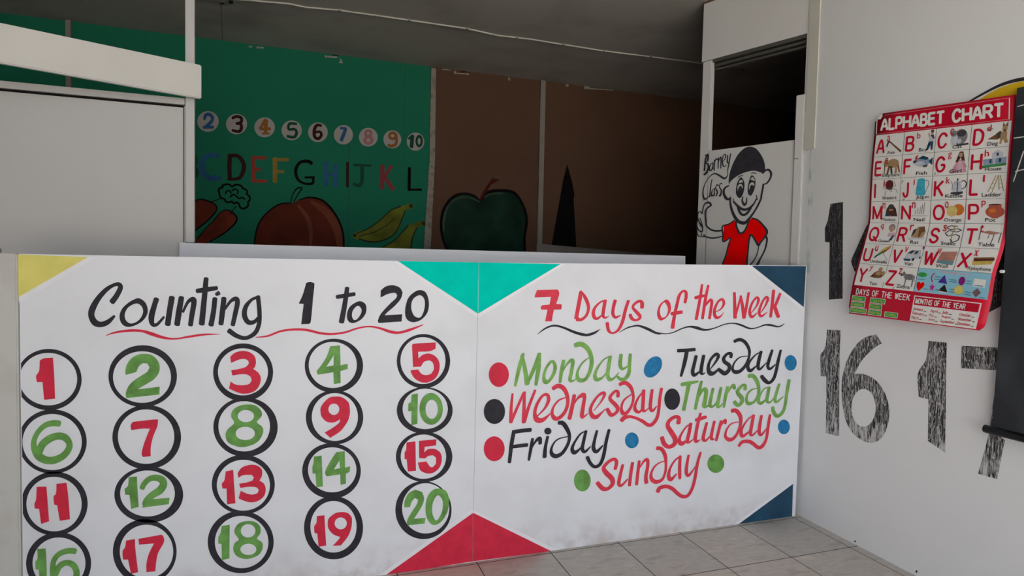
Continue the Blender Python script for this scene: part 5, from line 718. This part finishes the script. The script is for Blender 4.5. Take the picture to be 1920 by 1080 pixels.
PICS = {
'A': [('brown', 'p', (.46, .32, .53, .33, .95, .80, .92, .88)), ('dgrey', 'p', (.40, .55, .45, .30, .52, .28, .53, .37, .48, .44, .45, .60))],
'B': [('skin', 'e', .88, .13, .045, .09), ('hair', 'e', .885, .075, .05, .06), ('pale', 'p', (.80, .24, .95, .22, .94, .55, .80, .56)), ('skin', 'p', (.76, .14, .79, .14, .83, .30, .79, .33)), ('dgrey', 'p', (.83, .24, .92, .22, .97, .40, .93, .42)), ('navy', 'p', (.80, .52, .94, .52, .94, .88, .88, .88, .87, .66, .80, .88, .73, .90))],
'C': [('grey', 'e', .72, .45, .19, .33), ('pale', 'e', .55, .55, .10, .24), ('grey', 'e', .52, .28, .09, .13), ('dgrey', 'e', .74, .30, .13, .14), ('dgrey', 'p', (.62, .75, .95, .72, .97, .80, .60, .82)), ('pale', 'e', .70, .62, .06, .10)],
'D': [('brown', 'p', (.45, .66, .78, .36, .82, .62, .70, .70)), ('dgrey', 'p', (.66, .45, .75, .36, .76, .62, .68, .64)), ('tan', 'p', (.78, .42, .92, .40, .93, .66, .97, .85, .90, .86, .84, .70, .80, .90, .76, .88)), ('tan', 'e', .86, .28, .065, .15), ('brown', 'p', (.80, .20, .81, .02, .86, .16)), ('brown', 'p', (.87, .16, .93, .0, .93, .22)), ('dgrey', 'e', .86, .36, .025, .05)],
'E': [('tan', 'e', .70, .34, .20, .20), ('tan', 'e', .47, .32, .10, .16), ('brown', 'p', (.40, .36, .44, .40, .43, .78, .40, .78)), ('brown', 'p', (.54, .45, .62, .45, .55, .82, .49, .82)), ('dgrey', 'p', (.60, .45, .67, .45, .71, .80, .65, .80)), ('tan', 'p', (.78, .42, .88, .40, .84, .80, .77, .80)), ('brown', 'p', (.86, .40, .90, .40, .96, .74, .91, .76))],
'F': [('blueg', 'e', .64, .36, .26, .20), ('navy', 'p', (.52, .22, .66, .10, .84, .20, .80, .30)), ('navy', 'p', (.86, .34, .97, .20, .97, .52, .90, .46)), ('pale', 'e', .58, .44, .16, .10), ('dgrey', 'p', (.70, .52, .84, .50, .80, .60, .68, .60)), ('navy', 'e', .42, .34, .06, .05)],
'G': [('pinkd', 'p', (.70, .40, .86, .40, .96, .92, .50, .92)), ('hair', 'p', (.74, .06, .84, .06, .90, .44, .84, .52, .78, .30, .70, .50, .64, .48)), ('skin', 'e', .78, .20, .05, .10), ('skin', 'p', (.86, .40, .96, .70, .93, .74, .84, .52)), ('pinkt', 'p', (.72, .44, .84, .44, .88, .88, .66, .88))],
'H': [('blueg', 'p', (.38, .46, .97, .40, .96, .68, .40, .72)), ('pale', 'p', (.60, .24, .74, .10, .88, .22, .88, .40, .60, .42)), ('leaf', 'p', (.36, .70, .97, .64, .97, .74, .36, .80)), ('navy', 'p', (.55, .46, .60, .46, .60, .62, .55, .62)), ('navy', 'p', (.78, .44, .84, .44, .84, .60, .78, .60)), ('pale', 'p', (.64, .46, .70, .46, .70, .66, .64, .66)), ('navy', 'p', (.72, .22, .77, .22, .77, .34, .72, .34))],
'I': [('beetle', 'e', .62, .28, .14, .21), ('ink', 'l', .012, (.50, .10, .42, .26, .44, .42, .52, .44)), ('ink', 'l', .012, (.70, .06, .82, .24, .84, .34, .76, .36)), ('ink', 'l', .012, (.56, .44, .48, .60, .48, .76)), ('ink', 'l', .012, (.70, .42, .86, .50, .92, .66)), ('ink', 'l', .012, (.60, .48, .70, .60, .72, .48)), ('dgrey', 'e', .66, .44, .07, .06)],
'J': [('cyan', 'p', (.55, .10, .78, .12, .78, .40, .82, .74, .70, .82, .50, .74)), ('print_steel', 'l', .02, (.79, .16, .90, .20, .90, .36, .80, .68)), ('cyan', 'e', .66, .12, .12, .05)],
'K': [('pale', 'p', (.60, .34, .72, .22, .82, .34, .90, .70, .58, .70)), ('dgrey', 'p', (.56, .70, .90, .68, .90, .76, .76, .82, .56, .78)), ('navy', 'l', .028, (.74, .30, .74, .74)), ('dgrey', 'l', .03, (.84, .28, .92, .24, .99, .36, .96, .52, .86, .58)), ('grey', 'l', .016, (.56, .24, .60, .42, .59, .60)), ('ink', 'e', .74, .20, .018, .06), ('grey', 'l', .014, (.64, .32, .74, .25, .84, .33))],
'L': [('straw', 'l', .022, (.74, .10, .56, .74)), ('straw', 'l', .022, (.80, .10, .66, .78)), ('straw', 'l', .022, (.80, .10, .84, .66)), ('straw', 'l', .022, (.84, .10, .95, .70)), ('straw', 'l', .016, (.70, .28, .76, .29)), ('straw', 'l', .016, (.66, .42, .73, .44)), ('straw', 'l', .016, (.61, .58, .70, .61)), ('straw', 'l', .016, (.82, .30, .88, .29)), ('straw', 'l', .016, (.83, .44, .90, .44)), ('straw', 'l', .016, (.84, .58, .93, .58))],
'M': [('hair', 'p', (.52, .70, .56, .36, .64, .20, .78, .18, .88, .34, .94, .70)), ('skin', 'p', (.66, .36, .78, .36, .76, .56, .70, .68, .64, .54)), ('dgrey', 'e', .72, .24, .10, .10), ('navy', 'p', (.52, .70, .56, .52, .64, .60, .68, .70))],
'N': [('ink', 'l', .012, (.52, .60, .54, .42)), ('ink', 'l', .012, (.59, .60, .61, .34)), ('ink', 'l', .012, (.66, .60, .69, .26)), ('ink', 'l', .012, (.72, .60, .75, .16)), ('ink', 'l', .012, (.78, .60, .81, .08)), ('ink', 'l', .012, (.40, .68, .92, .68))],
'O': [('orange', 'e', .80, .42, .16, .24), ('lemon', 'e', .62, .48, .15, .23), ('gold', 'l', .014, (.48, .44, .52, .30, .62, .25, .74, .32, .77, .46)), ('orange', 'l', .012, (.50, .60, .60, .71, .72, .64))],
'P': [('clay', 'e', .76, .52, .24, .24), ('clay', 'p', (.60, .22, .92, .22, .92, .38, .60, .38)), ('hair', 'e', .76, .23, .15, .03), ('clay', 'p', (.64, .66, .88, .66, .84, .78, .68, .78)), ('orange', 'e', .70, .48, .10, .08)],
'Q': [('grey', 'e', .82, .22, .11, .17), ('skin', 'e', .82, .27, .075, .15), ('pinkt', 'p', (.74, .46, .96, .44, .97, .66, .72, .62)), ('navy', 'p', (.80, .80, .90, .56, .95, .56, .90, .80))],
'R': [('tan', 'p', (.50, .62, .54, .34, .68, .16, .84, .14, .92, .36, .88, .60, .74, .66)), ('dgrey', 'p', (.50, .60, .53, .30, .62, .24, .60, .44)), ('brown', 'p', (.70, .18, .86, .14, .90, .34, .80, .44, .76, .62, .72, .62)), ('pale', 'p', (.42, .66, .92, .62, .92, .70, .42, .74))],
'S': [('dgrey', 'l', .035, (.82, .12, .62, .10, .52, .18, .62, .26, .84, .22, .94, .28, .82, .36, .60, .30, .50, .42, .60, .54, .80, .46, .92, .52, .90, .70, .76, .80, .68, .66)), ('straw', 'l', .03, (.72, .12, .74, .30, .68, .50, .72, .66))],
'T': [('brick', 'p', (.44, .34, .66, .28, .98, .36, .76, .44)), ('dgrey', 'l', .02, (.46, .10, .44, .66)), ('dgrey', 'l', .02, (.80, .42, .76, .86)), ('dgrey', 'l', .02, (.97, .36, .94, .76)), ('dgrey', 'l', .016, (.68, .42, .66, .60)), ('crimson_dim', 'e', .47, .12, .025, .07)],
'U': [('leaf', 'p', (.46, .66, .60, .40, .72, .34, .66, .50)), ('gold', 'p', (.58, .36, .76, .14, .96, .02, .90, .12, .70, .34)), ('orange', 'p', (.70, .36, .96, .02, .92, .18, .74, .42)), ('navy', 'p', (.44, .70, .52, .52, .60, .50, .52, .66)), ('brown', 'p', (.66, .36, .92, .14, .80, .36, .66, .48)), ('dgrey', 'l', .012, (.74, .42, .92, .74, .96, .70))],
'V': [('pale', 'p', (.46, .62, .52, .36, .64, .20, .92, .18, .97, .50, .78, .66, .52, .72)), ('dgrey', 'p', (.52, .36, .64, .22, .74, .22, .66, .38)), ('dgrey', 'p', (.76, .24, .86, .22, .84, .36, .74, .40)), ('navy', 'p', (.44, .62, .68, .62, .68, .72, .50, .72)), ('ink', 'e', .76, .64, .035, .07), ('ink', 'e', .95, .54, .025, .06), ('purple', 'e', .98, .08, .035, .06)],
'W': [('brick', 'p', (.54, .22, .97, .18, .95, .60, .48, .58)), ('steel', 'p', (.48, .58, .95, .60, .94, .78, .47, .72)), ('clay', 'l', .012, (.52, .36, .95, .36)), ('clay', 'l', .012, (.52, .48, .95, .48))],
'X': [('gold', 'p', (.42, .56, .96, .48, .92, .64, .46, .72)), ('beetle', 'p', (.44, .42, .96, .38, .97, .48, .46, .56)), ('brown', 'p', (.44, .40, .94, .34, .96, .40, .46, .47))],
'Y': [('brown', 'p', (.50, .56, .62, .34, .74, .26, .92, .30, .97, .44, .86, .58, .68, .60)), ('tan', 'e', .80, .20, .07, .10), ('tan', 'e', .92, .36, .06, .10), ('hair', 'p', (.49, .58, .58, .42, .62, .52)), ('tan', 'e', .76, .38, .10, .08)],
'Z': [('grey', 'e', .78, .42, .17, .13), ('grey', 'p', (.52, .36, .58, .18, .70, .34, .68, .44)), ('grey', 'p', (.66, .48, .71, .48, .70, .84, .67, .84)), ('grey', 'p', (.88, .46, .94, .42, .92, .82, .89, .82)), ('dgrey', 'l', .012, (.72, .32, .71, .52)), ('dgrey', 'l', .012, (.78, .30, .77, .54)), ('dgrey', 'l', .012, (.84, .31, .84, .53)), ('dgrey', 'e', .53, .36, .03, .05), ('dgrey', 'l', .01, (.94, .34, .97, .60))]}
LW = {'I': .12, 'J': .24, 'M': .36, 'W': .40, 'L': .27, 'E': .28, 'F': .28, 'Q': .36, 'O': .36, 'N': .33, 'T': .33}
tw = {' ': .035, 'L': .044, 'E': .046, 'T': .050, 'B': .048, 'P': .048}; tu = .050; title = []
for ch_ in 'ALPHABET CHART':
    w_ = tw.get(ch_, .055)
    if ch_ != ' ': title.append((ch_, tu, tu+w_, -.70, -.22))
    tu += w_ + .0175
for part_, lab_ in ((title[:8], 'ALPHABET'), (title[8:], 'CHART')):
    round_letters('title_word', [(a, .045+(b-.05)*.90/(tu-.0675), .045+(c-.05)*.90/(tu-.0675), d, e) for a, b, c, d, e in part_], A2, 'chart_white', chart, .0105, 'white rounded title word ' + lab_)
for k, (L, word) in enumerate(CELLS):
    r, c = divmod(k, 4); u0, v0 = c*.25, r
    cell = sheet('letter_cell', u0, u0+.25, v0, v0+1, .0006, 'chart_white', chart, 2, 6, 'white square for the letter %s and a picture' % L)
    lw_ = LW.get(L, .31)
    round_letters('capital_letter', [(L, u0+.25*.10, u0+.25*(.10+max(.02, lw_-.07)), v0+.24, v0+.82)], A2, 'chart_red', cell, .0090)
    text('small_letter', L.lower(), u0+.25*.42, u0+.25*(.42+(.05 if L in 'IJL' else .11)), v0+.07, v0+.34, A3, 'ink_red', cell, .012)
    ww = min(.60, .075*len(word)+.04); wc = .66 if L not in 'AD' else .60
    prims('picture', PICS[L], u0, v0, .25, 1, .0012, cell)
    text('picture_word', word, u0+.25*(wc-ww/2), u0+.25*(wc+ww/2), v0+.77, v0+(.965 if any(q in word for q in 'gypqj') else .92), A3, 'ink', cell, .010)
prims('grid_lines', [('ink', 'l', .003, (q*.25, 0, q*.25, 1, q*.25, 2, q*.25, 3, q*.25, 4, q*.25, 5, q*.25, 6)) for q in (1, 2, 3)] + [('ink', 'l', .003, (.25, 6, .25, 7)), ('ink', 'l', .004, (.5, 6, .5, 7))] + [('ink', 'l', .011, (0, q, .5, q, 1, q)) for q in range(1, 7)], 0, 0, 1, 1, .0009, chart, 'thin dark grid lines')
scr = sheet('shapes_box', .50, 1.0, 6.0, 7.0, .0006, 'chart_blue', chart, 3, 6, 'pale blue box of coloured shapes')
shape = lambda nm, lab, *its: prims(nm, list(its), 0, 6, 1, 1, .0014, scr, lab)
shape('printed_shape', 'green ellipse', ('green_p', 'e', .540, .27, .034, .10))
shape('printed_shape', 'red crescent', ('chart_red', 'l', .008, (.625, .16, .612, .28, .612, .42, .625, .54)))
shape('printed_shape', 'blue triangle', ('violet', 'p', (.70, .20, .728, .56, .662, .52)))
shape('printed_shape', 'purple oval', ('purple', 'e', .822, .38, .022, .17))
shape('printed_shape', 'white rectangle', ('chart_white', 'p', (.90, .24, .975, .26, .972, .56, .898, .54)))
shape('printed_shape', 'red heart', ('red_bright', 'p', (.512, .62, .528, .56, .541, .64, .556, .56, .572, .66, .562, .80, .534, .96, .516, .80)))
shape('printed_shape', 'magenta star', ('magenta', 'p', (.628, .58, .634, .68, .650, .70, .638, .77, .643, .90, .628, .82, .613, .90, .618, .77, .606, .70, .622, .68)))
shape('printed_shape', 'black triangle', ('ink', 'p', (.712, .58, .740, .88, .672, .86)), ('chart_white', 'p', (.680, .865, .738, .885, .738, .92, .680, .91)))
shape('printed_shape', 'yellow disc', ('print_gold', 'e', .812, .74, .032, .18), ('yellow', 'e', .812, .74, .028, .16))
shape('printed_shape', 'mauve diamond', ('mauve', 'p', (.928, .60, .955, .76, .928, .96, .900, .78)))
shape('printed_caption', 'tiny pale unreadable print', ('pinkt', 'l', .05, (.66, .08, .86, .12)))
for q in ((.632, .30, .68, .31), (.632, .40, .68, .41), (.736, .36, .785, .38), (.738, .44, .79, .46), (.85, .36, .885, .37), (.85, .46, .885, .47), (.905, .50, .962, .51), (.57, .84, .60, .85), (.655, .82, .69, .83), (.75, .74, .785, .76), (.75, .84, .785, .86), (.852, .78, .895, .80), (.852, .88, .895, .90), (.95, .94, .985, .95), (.51, .46, .57, .47)):
    shape('printed_caption', 'tiny unreadable print beside the shapes', ('teal_t', 'l', .035, q))
def heading(name, words, u0, u1, v0, v1, w, parent, label):
    n = sum(len(q) for q in words) + .6*(len(words)-1); st = (u1-u0)/n; u = u0
    for q in words:
        it = []
        for c in q: it.append((c, u+st*.12, u+st*.80, v0, v1)); u += st
        u += st*.6
        round_letters(name, it, A3, 'chart_white', parent, w, label + ' ' + q)
heading('heading_word', ['DAYS', 'OF', 'THE', 'WEEK'], .03, .490, 7.16, 7.40, .0038, chart, 'white heading word')
for (w_, u0, u1, r) in (('Monday', .0, .125, 0), ('Tuesday', .0, .125, 1), ('Wednesday', .0, .150, 2), ('Thursday', .165, .295, 0), ('Friday', .165, .275, 1), ('Saturday', .165, .28, 2), ('Sunday', .305, .415, 2)):
    v = 7.47+.265*r - .10*max(0, u0-.1)*0
    t = sheet('day_label', u0, u1, v, v+.235, .0007, 'chart_white', chart, 2, 3, 'green label reading ' + w_)
    sheet('label_ground', u0+.004, u1-.004, v+.02, v+.215, .0010, 'print_label', t, 2, 3)
    text('day_word', w_, u0+.010, min(u1-.008, u0+.010+.0145*len(w_)), v+.03, v+(.215 if 'y' in w_ else .19), A2, 'print_lime', t, .012)
mb = sheet('months_box', .512, .972, 7.16, 8.26, .0007, 'chart_white', chart, 3, 8, 'white box listing the months')
sheet('months_ground', .520, .962, 7.20, 7.56, .0011, 'chart_red', mb, 3, 4, 'red band')
heading('heading_word', ['MONTHS', 'OF', 'THE', 'YEAR'], .530, .880, 7.28, 7.49, .0030, mb, 'white heading word')
MON = ['January', 'February', 'March', 'April', 'May', 'June', 'July', 'August', 'September', 'October', 'November', 'December']
for k, m in enumerate(MON):
    c, r = divmod(k, 3); u0 = (.525, .650, .735, .850)[c]; v = 7.66+.19*r; wd_ = .0105*len(m)
    text('month_word', m, u0, u0+wd_, v, v+(.165 if 'y' in m or 'p' in m else .135), A2, 'ink_red', mb, .02)
    prims('days_print', [('dgrey', 'l', .03, (u0+wd_+.004, v+.12, u0+wd_+.022, v+.12))], 0, 0, 1, 1, A1, mb, 'tiny unreadable print')
# pencil scribbles on the chart
prims('pencil_scribble', [('ink', 'l', .004, q) for q in ((.265, 2.12, .262, 2.24), (.265, 2.12, .285, 2.10), (.264, 2.18, .280, 2.17), (.275, 2.90, .285, 2.97, .295, 2.90), (.455, 2.92, .46, 2.82, .47, 2.90, .478, 2.82, .486, 2.92), (.86, .30, .87, .22, .875, .30, .885, .22, .895, .28), (.52, 1.86, .52, 1.95, .54, 1.96), (.03, 1.92, .04, 1.86, .06, 1.93), (.33, 6.93, .345, 6.93, .335, 6.99, .35, 7.03))], 0, 0, 1, 1, A3, chart, 'dark pencil scribbles')
